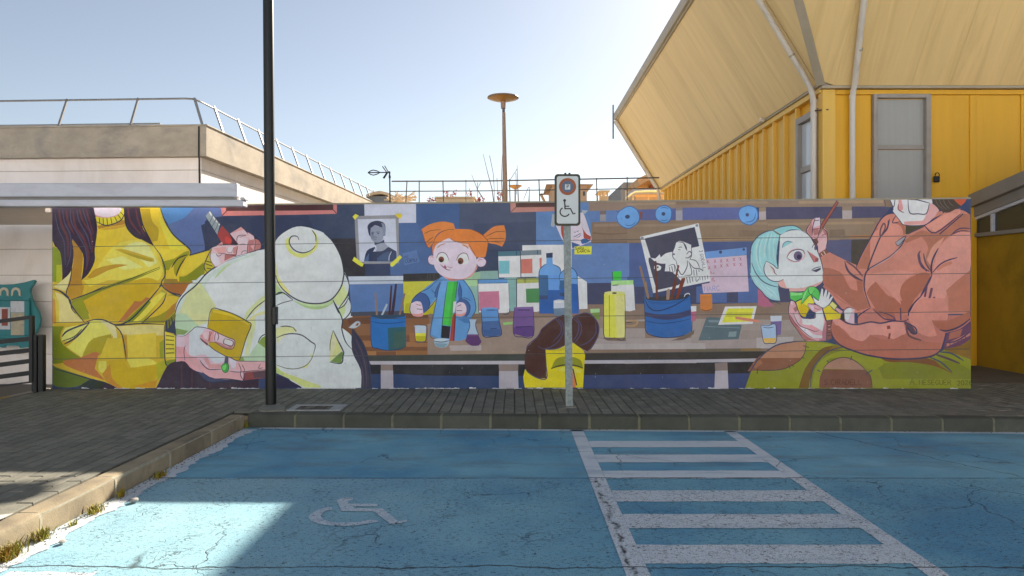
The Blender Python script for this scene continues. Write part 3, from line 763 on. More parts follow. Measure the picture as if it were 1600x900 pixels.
D s 57485a 7 1180,450 1230,560 1260,700 1262,825
D s 2b3050 7 1170,400 1220,480 1265,590 1285,720 1290,825
D s 57485a 6 1170,520 1225,640 1240,820
D s 2b3050 6 1160,440 1200,560 1245,700 1250,820
# right hand holding the cutter
O p 2b3554 0,240 140,190 240,300 330,400 240,560 110,600 0,640
O p 8f9da4 10,160 72,80 215,270 175,420
O p e4e9f0 60,110 75,92 100,140 90,160
O p e4e9f0 110,170 120,160 145,200 135,220
O p e4e9f0 150,225 160,212 180,240 172,255
O p e4e9f0 185,275 195,255 215,275 205,295
O s 2b3146 5 72,80 215,270
O s 2b3146 5 10,165 175,425
O s 2b3146 5 115,150 70,250
O s 2b3146 5 155,205 100,310
O s 2b3146 5 195,255 140,370
O p a02626 175,420 240,290 330,390 450,520 460,580 245,555
O p c42b25 280,460 320,440 380,500 350,550 290,530
O p 3a2335 330,390 370,430 470,550 440,590 360,560 385,500
O p e0bcc4 355,405 510,310 590,380 620,450 600,560 590,680 440,720 440,600 470,550
O p d79a9a 360,405 510,310 560,350 430,380
O p e5c8d0 460,470 520,450 600,480 600,560 480,560
O s 33243a 7 450,520 455,460 490,430 590,425
O s 8a4450 5 490,460 540,440 590,425
O s 8a4450 5 480,560 540,550 590,560
O s 2b2440 7 510,310 560,350 615,430 615,520 590,680
O p d9a0a0 590,380 640,400 690,440 705,520 700,640 600,675 615,450
O p e3c0c6 600,390 680,440 690,480 640,490 620,470
O p b5696a 620,500 690,490 695,560 640,580 690,640 605,670
O p b86d6a 705,480 760,500 795,560 780,620 700,640
O s 2b2440 6 690,440 705,500 705,580 690,640
O s 2b2440 6 590,380 690,435 760,495 795,560 780,620
O s 2b2440 6 510,690 540,650 590,650
O p e3bcc2 90,640 110,600 240,570 455,570 470,590 440,710 330,780 190,860 140,870 80,780 75,700
O p ead3dc 90,690 160,680 200,760 230,830 150,860 85,770
O p b4605e 280,700 440,690 440,715 380,740 275,790
O p d99a98 160,580 240,520 260,555 200,575
O p dba2a0 120,610 300,590 290,680 190,680
O p ecd0d4 320,600 400,590 400,640 370,670 310,660
O p c47a78 400,600 460,580 440,690 400,680
O s 33243a 6 155,680 180,720 215,715 240,695
O s 33243a 7 190,680 280,690 430,710 450,650 465,575
O s 8a4450 5 320,600 310,655 370,675 405,600
O s 2b2440 6 100,620 75,710 90,800 140,870
O s 2b2440 7 250,555 455,565
# left hand with the yellow card
B p 5a6b2a 1220,360 1250,215 1262,212 1240,300
B p ae8a12 1252,215 1340,225 1440,260 1530,310 1562,340 1520,450 1480,590 1465,620 1340,580 1230,490 1222,355
B p c0a02c 1262,222 1340,232 1440,268 1530,318 1545,345 1500,320 1400,270 1262,240
B s 2b2f30 6 1222,355 1252,215 1340,225 1440,260 1530,310 1562,340 1520,450 1480,590 1465,615
T p d9b9c4 50,130 160,140 240,90 330,15 400,10 480,20 560,45 700,110 830,170 905,195 915,260 870,335 760,320 620,235 530,230 520,280 700,390 780,440 850,460 940,505 1060,515 1385,515 1385,640 1050,690 1040,800 800,780 620,770 480,700 300,640 180,520 50,525
T p cdd5e2 250,90 330,15 400,12 480,30 420,120 400,180 520,280 700,395 770,440 760,520 620,540 480,420 300,440 240,440
T p d8929a 50,300 170,300 240,420 360,470 420,560 540,620 540,650 300,640 180,520 60,520
T p d7c0cc 50,130 160,140 180,300 50,300
T p e0a8ac 200,470 360,470 440,580 540,640 720,650 1000,680 1040,790 620,770 440,680 300,620
T p d59a9c 390,140 540,70 610,70 600,210 530,240 500,230
T p e6c3c8 440,100 540,80 520,200 460,180
T p b0675f 540,80 560,70 540,230 520,220
T p 95504f 400,160 480,220 520,250 510,290 440,220
T p e3c6cc 640,110 820,175 760,200 740,260 640,200
T p b8726e 620,215 740,260 800,300 900,270 915,220 905,260 870,335 760,325 640,250
T p dde2ea 770,180 890,220 870,285 760,250
T s 3a2436 9 765,180 890,220 870,290 750,250 770,180
T p cf9a9c 450,470 520,470 560,560 720,560 710,630 540,620
T p 8c4a4a 1060,680 1385,645 1385,760 1060,800
T p 5b4650 1180,680 1385,650 1385,760 1200,760
T p e2aeb2 940,510 1385,520 1385,640 1060,670 930,640
T p d6cfdb 850,470 940,505 930,600 880,620 840,520
T s 8a4450 7 580,80 550,150 545,220
T s 8a4450 7 640,85 620,150 620,220
T s 4a2436 9 660,95 680,150 660,210
T s 2b2440 8 50,140 165,140 250,85 330,15 400,10 480,20 560,45 700,110 830,170 910,200 915,260 880,335 760,320 620,235 530,240
T s 33243a 9 400,170 440,220 520,270 620,350 780,440 850,460 940,505 1060,515 1385,515
T s 33243a 10 395,490 440,560 520,630 620,640 720,635
T s 33243a 8 840,660 940,675 1060,670 1385,635
T s 33243a 8 430,670 520,740 600,775 800,775 1040,805
T s 33243a 7 185,280 165,370 180,500
T s 4a2436 8 970,540 1010,640 1000,720 1050,800
T s 4a2436 7 1020,560 1060,640 1040,700
T s 4a2436 7 1300,550 1270,620 1340,610
T p 4b546a 775,450 825,450 820,550 760,550
T p 4aa84a 715,590 760,545 815,550 830,600 820,655 780,685 735,655
T p 72d06a 730,590 780,560 800,590 770,650 735,640
T s 274a3a 7 715,590 760,545 815,550 830,600 820,655 780,685 735,655 715,590
# ---- framed portrait with tape
V p 8f9096 45,30 820,10 828,860 200,870 130,830 80,760
V p c5cbdc 100,85 765,75 790,640 800,830 205,835 135,820
V p 2f3a58 210,830 260,640 400,570 430,640 540,640 640,570 780,650 785,760 740,830
V p 3e5478 440,770 560,680 660,650 640,830 440,830
V p 4a6488 220,800 300,680 290,830 215,830
V p 34446a 660,830 690,700 770,660 782,740 720,830
V s c5cbdc 10 695,650 655,740 650,825
V p 2d3352 275,200 330,140 420,112 500,120 570,160 592,240 585,370 550,380 540,300 490,220 400,190 330,240 325,390 300,360 280,280
V p 7f8aa0 510,150 560,160 592,240 585,350 555,375 540,300 530,200
V p 8d95a8 330,250 400,195 450,210 530,230 545,330 545,430 480,490 420,500 350,450 325,390
V p 767f94 330,330 380,320 390,420 340,430
V p 999faf 400,520 560,490 640,570 540,640 430,650 430,580
V p 3a4766 390,490 480,490 560,440 570,490 460,520 400,540
V p c5cbdc 370,655 405,590 430,650
V s 4a5270 9 335,320 370,312 390,325
V s 39415f 13 350,340 375,335
V s 4a5270 9 420,310 490,310
V s 39415f 13 445,335 475,340
V s 4a5270 8 390,395 440,400
V s 59617c 7 380,435 430,435
V p d0c23c 10,40 60,-10 120,20 50,95
V p c7a92a 745,0 850,-20 885,20 840,85
V p d0c83f 40,745 205,870 190,910 150,910 5,810
V p d0c83f 840,715 880,755 730,910 680,910 670,870
E p 5b78a8 442,430 555,403 578,495 462,524
E t 3d537f 460,476 24 -10 4 P C
E t 3d537f 466,506 26 -8 5 CUPIU
# ---- shelf edge and shapes left of the girl
E p c6cfdc 20,610 450,605 450,635 25,640
E p bac6d6 25,638 450,634 450,666 30,672
E p 5879ad 30,674 450,668 450,890 45,890
F p 5879ad 30,30 450,20 450,240 50,240
F p 454a58 40,238 470,228 470,258 40,270
E p 2d2b2c 450,590 735,582 735,652 450,656
E l 3d3b3a 6 640,590 640,652
E l 3d3b3a 6 660,590 660,652
E l 3d3b3a 6 690,590 690,652
E p bdb142 450,655 735,650 735,900 600,900 455,895
E p a39420 555,655 735,650 735,780 555,780
F p b5a93a 450,0 730,-5 730,180 690,240 600,260 455,240
F p a59620 470,170 740,150 720,235 600,262 460,240
# jars and boxes right of the girl
E p 9cbf9c 900,600 1055,570 1060,680 960,690
E p 8db1a8 1052,568 1195,565 1195,640 1052,640
E p 8fb5aa 960,680 1040,680 1040,900 1010,900
E p a8cc9c 930,635 1040,632 1040,684 950,684
E p dfe5ec 1380,366 1640,362 1640,600 1530,600 1530,405 1380,410
G p dfe5ee 280,366 612,362 665,362 665,600 430,600 425,405 280,408
E p 4d7583 1188,415 1365,410 1365,450 1192,455
E p 76858e 1365,408 1528,402 1530,440 1365,446
E p dde1ea 1192,452 1365,448 1368,616 1195,618
E p dde1ea 1366,446 1530,440 1532,610 1370,615
E p 7cbec8 1198,488 1280,486 1280,588 1198,588
E p cc6a5a 1368,476 1458,470 1460,584 1370,586
E p cc6a5a 1514,466 1532,464 1532,545 1518,545
E s 39435a 5 1188,415 1195,618
E s 39435a 5 1365,410 1370,616
E l 39435a 4 1500,405 1500,438
E l 39435a 4 1335,412 1335,448
E p 83aca8 1240,620 1340,615 1330,880 1280,880
E p 5f93c8 1032,632 1258,626 1270,660 1034,668
E l 2f4f80 5 1032,666 1262,660
E p dfe3ec 1036,670 1272,662 1278,890 1042,890
E p c57a94 1040,728 1198,724 1204,880 1042,888
E s 39435a 5 1034,632 1040,890
E s 39435a 5 1270,660 1280,885
E p a3a452 1335,626 1515,620 1515,658 1336,664
E l 62622c 4 1395,624 1395,660
E l 62622c 4 1407,624 1407,660
E p dfe3ec 1336,664 1520,658 1520,880 1336,885
E p 4d8c52 1408,706 1520,702 1520,815 1412,815
E s 39435a 5 1335,626 1336,885
F p dfe3ec 1036,16 1272,12 1280,238 1220,246 1042,240
F p c57a94 1040,80 1198,74 1204,215 1150,230 1042,228
F s 39435a 5 1275,20 1280,238 1200,246
F p dfe3ec 1336,14 1518,8 1518,228 1470,236 1336,200
F p 4d8c52 1408,56 1518,52 1518,164 1412,166
F s 39435a 5 1336,14 1336,200
F p 83aca8 1276,20 1332,20 1330,210 1280,210
# big blue bottles
G p 6ea2dc 470,460 515,460 520,515 570,540 582,580 580,640 412,640 412,575 440,530 468,512
G p 34405c 466,428 518,424 518,462 468,464
G p 4a7fc0 412,600 582,600 582,660 412,660
G p 6699d8 482,600 570,600 570,715 484,720
G p 3c6694 412,598 482,600 482,760 412,755
G p 2f5ea4 412,755 482,760 484,718 575,715 580,900 412,900
H p 2f5ea4 412,70 580,60 580,240 500,248 420,236
H p 3c6694 412,-10 482,-10 482,106 412,106
H p 3a4c74 412,108 480,108 480,138 415,138
H p 6699d8 484,-10 570,-10 570,66 484,66
G s 2f4a7c 5 468,512 440,530 412,575 412,720
G s 2f4a7c 5 520,515 570,540 582,580
G p 6ea2dc 590,570 660,540 700,575 712,610 715,680 570,680 570,600
G p 3c6694 572,640 640,640 640,735 572,735
G p 2f62ac 572,735 640,670 715,670 722,900 572,900
H p 2f62ac 575,120 650,20 712,20 722,210 715,250 600,250
H p 3a4c74 575,86 640,86 640,115 575,115
G s 2f4a7c 5 570,640 575,590 620,552 660,540 700,575 712,640 720,860
G p d9dfea 712,606 785,652 790,862 725,866
H p d9dfea 712,-25 785,10 790,212 725,216
# portrait with red hair (half hidden behind the sign)
Y p a9b0b4 30,40 90,60 60,250 5,230
Y p a9b4bc 490,-20 590,-10 540,40 500,30
Y p d9cfdc 80,210 200,100 480,20 530,60 635,390 630,475 500,530 340,590 210,490
Y p a8402f 165,230 260,150 240,480 215,470 170,350
Y p dccfdb 240,150 460,180 510,310 510,400 460,440 470,520 330,470
Y p a8402f 465,190 500,260 560,350 635,395 630,450 520,420 510,300
Y p 3d6aa0 470,450 540,425 625,460 560,500 490,510
Y p 3d5f92 330,480 470,530 340,580
Y s 4a4470 7 370,325 395,330
Y s 4a4470 7 410,320 440,305
Y s 4a4470 8 360,405 420,375 475,345
Y s 4a4470 6 400,405 450,400 475,360
Y s c88f9a 5 360,435 440,440
Y p cdbf45 380,550 648,545 640,675 372,675
Y t 5a4a1c 388,603 44 -3 9 SARA
Y t 5a4a1c 422,650 44 -3 9 GARCIA
# tape roll, small tins on the table
H p c5ccd6 525,148 565,140 610,145 620,210 525,215
H p 6b8196 525,210 620,205 620,262 530,268
H e dfe6ec 568,158 36,9
H p a7cf94 810,214 885,210 885,242 815,246
H p 7b9446 828,244 885,240 888,298 832,288
H p a9d49a 132,320 205,314 205,332 134,340
F p 8fc86f 1230,320 1302,314 1305,332 1234,340
# girl
N p 5f96cc 470,10 690,45 760,120 840,280 850,400 800,490 780,600 740,740 640,770 450,740 380,740 315,700 350,480 400,260 240,440 90,320 200,200
N p 5a90c8 440,40 300,160 200,210 310,290 400,250 450,80
N p 41659e 430,70 380,180 370,260 400,270 440,150
N p 425f97 90,320 140,240 200,205 260,225 300,280 312,340 280,410 235,445 200,380 100,330
N p 6ba3d8 520,30 450,80 400,250 330,690 430,740 500,400 530,100
N s 2c416f 7 440,20 300,150 200,200 120,270 90,330
N s 2c416f 7 395,270 320,370 240,445
N s 2c416f 7 200,205 260,225 300,280 312,350 275,420
N s 2c416f 6 445,80 410,170 395,270 350,480 315,700 370,745
N s 2c416f 5 370,260 380,180 430,80
N s 2c416f 5 330,170 375,215
N s 2c416f 7 690,45 770,140 830,260 852,400 800,490
N p 41659e 660,80 690,180 680,270 650,280 640,180
N s 2c416f 5 655,80 685,190 680,290
N p 425f97 620,320 660,280 740,290 790,360 775,440 740,490 690,480
N s 2c416f 6 640,290 720,265 790,300
N s 2c416f 6 640,310 720,285 775,350 778,430 740,490
N p 477bb4 640,510 800,500 790,560 720,560
N p 3fb045 525,75 635,72 610,330 585,450 555,600 460,580 480,400
N p 48c24c 525,75 600,75 560,330 530,590 460,580 480,400
N s 2c4a3a 6 520,80 495,250 475,420 455,590 445,730
N s 2c4a3a 6 637,72 615,270
N p 29262b 452,588 555,600 540,740 445,735
N p a23024 580,470 620,440 600,770 545,770 560,620
N p 7b2320 600,460 620,440 600,770 585,770
N p d5dbe4 585,310 625,306 605,430 580,450
N s 2f3b50 4 585,310 578,450
N p dcc9d6 80,400 95,330 150,305 200,310 220,345 235,440 225,480 170,485 110,470
N p d98a86 95,450 170,455 235,440 225,482 170,488 115,475
N s a3525a 6 150,335 180,350 215,350
N s 5f3048 6 160,395 225,400
N s 2c2f55 6 90,330 78,400 90,450 110,470
N p dcc9d6 620,350 660,315 710,325 740,380 735,440 700,475 620,470
N p d98a86 615,450 680,455 735,430 720,470 660,485 615,470
N s 8a4a5a 6 635,365 680,345
N s 5f3048 6 625,415 690,415
M p d7742a 232,150 340,85 470,52 560,55 645,75 665,150 610,150 500,170 420,230 385,310 340,385 300,360 265,260
M s 8c4a24 6 240,155 265,260 310,370 340,385
M s 8c4a24 6 270,205 360,165 480,155
M s 8c4a24 6 300,310 380,250
M s a85a24 6 310,350 380,290
M p d7742a 1025,220 1120,140 1190,105 1290,97 1312,190 1305,290 1262,372 1180,340 1090,320
M s 7a4224 7 1050,245 1150,195 1200,180 1305,178
M s 7a4224 6 1075,275 1200,265 1300,270
M s 8c4a24 5 1080,300 1180,310 1260,330
M p da6f22 385,500 370,400 385,310 440,230 520,170 620,148 750,147 880,155 980,200 1050,260 1085,340 1050,500 940,510
M s 8c4a24 6 660,150 560,158 470,195 410,260 380,340
M s 8c4a24 6 880,155 980,200 1050,260 1085,320 1055,490
M p dbcad8 315,540 325,495 360,478 390,490 395,600 350,600 322,580
M p dbcad8 940,540 970,510 1030,510 1062,560 1040,615 990,630 945,600
M s 5f4868 6 385,490 340,485 315,530 330,585 380,605
M s c98894 8 340,510 370,500 390,520
M s c98894 8 955,560 985,535 1020,540
M s 6f4868 6 960,530 1010,510 1060,550 1045,610 990,632 945,615
M p ddccda 395,380 450,310 590,262 650,300 760,330 850,380 930,510 940,590 910,680 830,760 730,785 600,780 500,745 420,670 390,570
M p d98a80 500,740 600,775 730,785 830,755 920,670 940,600 945,650 870,750 750,795 640,800 540,775
M p d57a6c 560,770 700,790 690,805 620,810 570,800
M p e2a898 730,320 830,330 840,390 760,360
M p da6f22 385,400 375,340 440,250 590,255 500,300 420,350 395,420
M p da6f22 590,258 640,290 740,320 840,335 860,380 930,490 940,510 1050,500 1060,400 1000,250 700,200
M p d57f4f 840,335 870,400 935,500 915,490 850,390
M s 9a4f30 6 590,258 650,298 740,322 840,330
M s 9a5230 6 840,335 880,410 940,510
M s b26a3a 9 435,388 480,350 540,333
M s b26a3a 10 760,345 800,365 835,395
M p dfe4ee 425,530 450,465 500,445 550,470 590,550 560,590 490,580 440,560
M p dfe4ee 680,560 700,490 760,455 810,465 840,540 820,590 760,605 700,580
M s 70405a 7 425,520 450,465 500,445 550,470 588,550
M s 70405a 7 680,550 705,490 760,453 815,470 842,550
M e 7a4228 487,535 36,38
M e 2f2024 485,550 20,20
M e 7a4228 733,555 38,42
M e 2f2024 725,570 20,20
M s 6a3040 7 475,600 520,640 560,665 605,672
M s a86a7a 5 560,620 600,640 635,632
M p a5607a 505,635 535,605 555,635 548,660
# beakers before the girl
F p b9c9d8 535,340 630,345 628,410 545,405
F p cdbb40 544,402 628,402 626,430 545,425
F p a89a1c 543,425 628,425 622,460 600,468 548,462
F s 47506a 5 535,342 630,347 628,455 600,470 548,464 540,345
F p 9fb8c8 690,450 750,440 812,452 800,495 770,515 720,512 695,485
F p 7d9cae 695,480 800,485 770,515 720,512
F e b9cdd8 750,456 60,12
F s 47506a 5 690,465 750,472 812,460
F p a9c0d4 965,295 1024,295 1015,345 1035,415 950,415 968,350
F p 5c3a6c 950,415 1035,415 1062,470 1040,500 980,500 935,465
F p 704a80 950,412 1035,412 1040,425 960,428
F s 47506a 5 965,298 970,350 950,410
F s 47506a 5 1024,298 1016,345 1040,420
F p 5f93cc 1060,210 1190,205 1200,310 1065,315
F p 46699f 1064,312 1200,305 1215,415 1150,430 1075,425
F p 3d5d92 1075,380 1210,370 1215,410 1150,430 1080,424
F e 6fa3d8 1126,212 66,11
F e 3b62a0 1140,222 45,5
F s 2c3f66 6 1060,215 1066,320 1075,425 1150,430 1218,412 1200,310 1190,210
F s 2c3f66 5 1130,370 1180,365
F p 735691 1318,200 1465,196 1470,355 1312,360
F p 5d4080 1312,358 1470,350 1468,420 1420,434 1315,408
F e 8568a4 1392,205 72,8
F s 3b2c60 5 1318,205 1312,405 1380,432 1468,420 1465,200
F s 3b2c60 6 1330,355 1460,350
F s 3b2c60 5 1345,222 1440,222
# blue can of brushes
F p 8b7568 226,90 240,82 252,275 238,275
F p aab8c4 318,170 330,180 285,276 270,276
F p 4a2a2c 352,30 366,30 350,278 332,275
F p 3c2c3c 388,15 402,20 380,230 360,275 352,260
F p 8b7060 455,90 468,95 430,265 412,272
F p 2f4a62 200,262 460,258 470,280 330,290 205,285
F p 2a6fb6 196,275 240,282 330,292 470,270 474,500 430,525 330,538 240,520 202,490
F p 2f5f68 330,362 472,352 472,505 430,525 335,535
F p 3f5f58 372,392 470,388 470,510 380,525
F s 1c4f8c 6 200,310 270,325 380,325 470,312
F s 1f3f6a 5 196,270 202,490 250,522 330,538 430,526 474,500
F p bac0c6 20,360 80,312 110,312 115,335 70,365
F p 80503a 75,345 92,322 105,325 95,345
F s 7d848e 4 22,360 80,312 112,315 112,340 70,368
# curls and yellow figure at the bottom
H p c9ad18 300,690 465,520 560,520 620,495 680,480 765,550 765,650 755,828 300,828
H p b59c18 470,535 600,515 640,500 640,530 540,545
H p 4a2c26 312,530 330,500 400,430 430,370 520,300 590,262 640,265 655,330 640,420 610,500 540,522 460,530 468,755 400,750 330,710 300,660 300,590
H p 4a2c26 670,290 720,255 780,245 840,275 875,340 870,430 830,510 790,545 740,520 690,485 660,440
H s 4f4866 7 430,370 520,300 590,265
H s 4f4866 7 560,290 595,330 600,400 550,480 460,525 400,505
H s 4f4866 7 540,290 580,340 580,400 520,470
H s 4f4866 7 680,290 720,330 715,400 680,460
H s 4f4866 7 700,280 740,340 735,410 690,480
H s 4f4866 7 670,290 760,245 830,270 878,350 860,450 790,545
H s 4f4866 7 850,310 855,400 800,470 730,500
H s 4f4866 7 312,530 330,490 400,430 430,370
H s 4f4866 7 465,530 540,525 610,500
H s 4f4866 7 460,530 465,640 470,755 400,752 330,712 305,680
H p 85801c 505,680 540,610 600,585 680,590 740,620 755,680 680,650 600,655
H s 45461f 10 505,682 560,660 640,650 710,660 755,678
H p cbb84c 540,690 630,665 740,690 740,715 600,700
H p d97232 668,680 682,690 700,828 660,828
H s 3b2f36 7 676,680 705,810
# roll and white carton with the green cap
G p 46c646 985,572 1054,568 1052,638 988,640
G s 3a6a3c 5 985,572 988,640
G p a9d98c 974,644 1148,638 1148,675 975,680
G p d9e3ea 975,680 1150,672 1166,872 1085,878 975,860
H p d9e3ea 975,35 1155,28 1166,220 1090,230 975,160
G s 4a556c 5 1152,640 1166,870
G s 3a4d46 5 985,680 1030,676
H p d6c54c 916,100 950,80 1050,78 1085,100 1080,260 1082,435 1000,440 920,430
H p e3d888 1000,110 1080,105 1080,430 1020,438
H e e3d97c 1002,88 82,14
H e 4a4640 1000,90 18,7
H s 4a4a44 5 918,95 916,260 922,435 1000,440 1082,434 1082,100
H l 8a7a2c 4 960,105 962,430
H s b09068 12 1090,310 1165,305 1178,325 1150,345 1090,345
H s 4a3a30 4 1090,320 1140,318
# drawing with pins
W p d9e2ec 0,225 685,65 825,745 155,885
W p 4a4a5c 55,245 640,110 695,335 605,355 600,320 480,275 420,300 385,400 300,420 240,470 230,430 180,480 125,470
W p 4a4a5c 125,470 180,520 250,540 300,540 290,630 380,640 480,740 450,790 195,850 100,510
W p d9e2ec 160,480 185,475 230,428 245,470 310,475 300,530 230,530 180,505
W p d9e2ec 165,570 210,555 250,575 240,610 205,625 165,600
W e 4a4a5c 208,582 10,12
W s 4a4a5c 7 420,300 400,360 385,400 385,460 425,510
W s 4a4a5c 7 430,285 500,290 540,340 550,390
W p 4a4a5c 500,285 530,320 555,390 535,370 520,330
W s 4a4a5c 6 450,352 480,345 490,352
W s 4a4a5c 5 445,375 475,378
W e 4a4a5c 398,430 10,12
W s 4a4a5c 9 545,430 580,395 605,430 570,470 530,470
W s 4a4a5c 6 600,330 605,440 580,500
W s 4a4a5c 8 555,500 550,580 495,670 450,610 425,510
W s 4a4a5c 7 590,490 660,510 700,590
W s 4a4a5c 8 580,530 630,590 700,600 740,630 715,680
W s 4a4a5c 7 570,510 600,600 600,670 520,675
W s 4a4a5c 7 740,630 785,675
W s 4a4a5c 6 330,570 400,550 430,640 460,700
W s 4a4a5c 6 370,570 390,650
W s 4a4a5c 6 345,580 350,630
W s 4a4a5c 5 400,560 410,640
W s 4a4a5c 6 630,610 635,680
W s 4a4a5c 6 660,610 668,680
W s 4a4a5c 6 690,610 700,680
W s 4a4a5c 6 545,700 560,770
W s 4a4a5c 6 580,695 590,765
W s 4a4a5c 6 610,700 620,750
W s 4a4a5c 6 655,700 662,750 705,700
W s 4a4a5c 5 730,700 735,735
W s 4a4a5c 5 760,695 765,730
W s 4a4a5c 5 790,690 795,720
W e 8a8f98 26,240 20,17
W e 8a8f98 666,92 17,17
W t 7d818f 692,385 38 78 7 J.GODALL
X p cdb8c8 165,690 290,670 230,290 865,235 900,805 190,830
X p 6e98d0 215,185 865,115 868,230 232,292
X e 3d4468 458,190 25,25
X e 3d4468 822,147 20,20
X t b05a6a 245,362 50 -6 8 X
X t b05a6a 360,358 50 -6 8 X
X t b05a6a 455,352 50 -6 8 X
X t b05a6a 550,344 50 -6 8 X
X t b05a6a 655,330 50 -6 8 X
X t b05a6a 758,322 50 -6 8 X
X t b05a6a 270,460 50 -6 8 X
X t b05a6a 362,445 50 -6 8 X
X t b05a6a 458,432 50 -6 8 X
X t b05a6a 552,420 50 -6 8 X
X t b05a6a 660,412 50 -6 8 X
X t b05a6a 760,408 50 -6 8 X
X s b05a6a 7 285,500 310,500 310,535
X s b05a6a 7 330,520 360,520 345,510
X s b05a6a 7 330,650 325,600 365,595
X s b05a6a 7 335,610 370,650
X t 8a8fc0 210,805 75 -4 9 MARC
W p d9e2ec 680,640 815,610 825,745 700,770
W s 4a4a5c 5 700,690 705,730
W s 4a4a5c 5 730,688 735,735
W s 4a4a5c 5 760,682 765,730
W s 4a4a5c 5 790,676 795,720
# bucket of brushes
I p 94775a 92,530 108,528 175,775 158,785
I p 6b3a2c 213,490 228,488 240,785 224,788
I p 6b3a2c 395,520 408,524 350,790 330,790
I p 7a3a26 425,625 452,620 448,650 400,780 372,790
I p 9b7c66 308,715 325,705 335,720 328,790 305,792
I p 3a4048 145,775 260,765 420,755 490,750 480,790 300,800 150,795
J p 3b3d44 150,128 260,118 440,104 485,104 480,130 300,145 160,140
J p 94775a 130,0 150,0 172,132 158,134
J p 6b3a2c 218,0 234,0 244,138 228,140
J p 6b3a2c 372,0 392,0 352,140 332,140
J p 7a3a26 425,0 440,5 402,125 376,140
J p 9b7c66 308,65 325,55 335,70 328,142 305,142
J p 3568aa 132,135 200,148 320,150 440,135 492,108 500,240 505,385 440,420 330,438 230,428 150,395 140,260
J p 44486c 136,235 240,255 380,248 500,215 500,262 400,290 280,298 138,270
J p 2f5f9f 160,150 320,160 490,120 490,140 320,178 170,170
J s 2b3a5c 7 140,140 170,200 220,228 300,215 400,170 490,108
J s c8ced8 6 445,120 455,100 480,92 490,105
J s 284676 5 140,305 240,325 360,320 500,290
J s 2b3a5c 5 132,135 140,300 150,395 230,430 330,438 440,420 505,385 495,110
J p 75655a 400,440 505,390 525,370 520,410 440,455 340,460
# cups and papers on the table
J p c6702a 568,100 662,98 664,210 645,226 590,228 572,215
J p d98a3a 572,100 660,98 658,112 574,114
J s 8a4a24 5 575,215 620,228 664,212
J p dbe0ea 498,192 540,190 540,235 500,238
J p b56a84 498,236 540,232 538,300 520,312 500,305
J p 5d7078 620,280 720,282 895,340 870,450 555,460
J p 7a8d94 630,300 720,300 720,318 640,318
J p 85999c 795,392 855,388 850,430 790,432
J s 7f9298 4 610,350 880,362
J p dce2e6 765,195 1012,192 980,330 710,338
J p cdbf3c 785,210 988,208 965,312 740,320
J p b5ab3a 785,240 980,240 975,270 765,275
J p cf7a5c 842,272 960,288 1040,308 1045,316 960,312 846,292
J p b56a84 1020,20 1060,60 1110,150 1150,190 1080,200 1022,185
J p c5cdda 1118,268 1208,266 1205,315 1122,315
J p 75629a 1122,312 1206,308 1200,415 1150,418 1125,400
J p a6bfdc 1045,340 1160,332 1162,445 1065,450
J p c59a54 1062,442 1164,440 1160,475 1110,482 1068,472
J s 4a5068 5 1045,340 1100,345 1160,335 1164,470 1110,482 1066,472 1045,340
J s 4a5068 4 1060,355 1100,362 1145,355
# elf puppet
Q p 9fcdd2 90,400 130,300 170,220 260,160 330,135 400,185 385,300 370,460 390,760 410,900 300,880 210,800 130,720 85,620
Q p 8fc6cc 100,400 95,300 150,220 250,160 330,138 400,190 390,260 380,400 250,470 220,540 180,640
Q p 9bd2d4 140,260 260,170 330,145 400,190 370,440 385,548 260,470 230,560 200,600 120,500
Q s bfe0e4 9 180,230 150,340 160,480 210,600
Q s bfe0e4 9 230,200 190,330 195,480 230,560
Q s bfe0e4 8 280,180 240,320 240,440
Q s bfe0e4 8 320,160 290,300 300,460
Q s bfe0e4 7 360,180 335,300 350,490
Q s 7fb8c0 6 205,215 170,340 175,480
Q s 7fb8c0 6 300,170 265,320 270,450
Q s bfe0e4 7 110,620 200,760 320,860
Q s bfe0e4 7 150,660 260,790 380,880
Q s bfe0e4 7 260,750 330,800 400,890
Q p 8fcdd2 340,135 430,95 520,88 600,105 640,135 520,140 420,185
Q s 3d4663 7 330,135 400,105 520,86 590,98 650,140
Q s 3d4663 7 330,138 410,185 500,140 560,132 640,138
Q s 3d4663 8 90,600 85,420 100,300 170,200 260,150 330,138
Q p d6dce8 410,190 500,145 640,138 720,190 770,270 820,380 860,500 875,610 872,680 780,750 650,790 500,790 400,680 390,550
Q p dba9a2 380,690 440,660 480,760 660,760 870,680 840,720 700,790 510,800 500,770 410,750
Q p d6dce8 430,640 840,600 860,690 700,745 480,760
Q p d6dce8 235,560 260,470 330,510 385,550 450,660 380,695 290,670 250,630
Q p dba9a2 270,495 300,520 345,570 360,610 340,600 310,540
Q s 3d4663 7 260,470 235,530 240,600 280,660 340,690 400,688 445,665
Q s 3d4663 7 260,470 330,510 385,550 372,440 385,300 405,190
Q s 5a4a5c 6 300,520 340,560 350,600 375,620
Q s 3d4663 8 100,490 140,590 210,680 300,730 400,755
Q s 3d4663 7 85,620 130,720 210,800 270,870 420,940
Q p 8fc6ca 430,330 445,280 490,258 540,268 480,300
Q s 3d4663 5 430,330 445,280 490,256 545,268
Q e d8b4bc 580,410 105,75 -12
Q p dde3ec 482,435 520,370 590,345 650,355 672,390 650,440 600,468 540,470
Q e 6b5d80 602,415 48,52
Q e 37304a 612,425 24,26
Q s 4a3a58 7 480,435 520,372 590,345 655,355 672,395
Q s 6a5a70 5 482,437 550,472 620,470
Q p dde3ec 755,320 775,290 800,320 805,360 785,345
Q e 6b5d80 790,330 14,24
Q s 4a3a58 6 752,330 775,290 805,325
Q p c06a6c 700,355 750,390 825,440 820,475 775,485 745,430
Q p 8f444c 790,440 825,440 820,475 785,480
Q s 5a4050 5 700,355 745,430 775,485
Q p 504a60 750,575 850,540 845,565 800,590
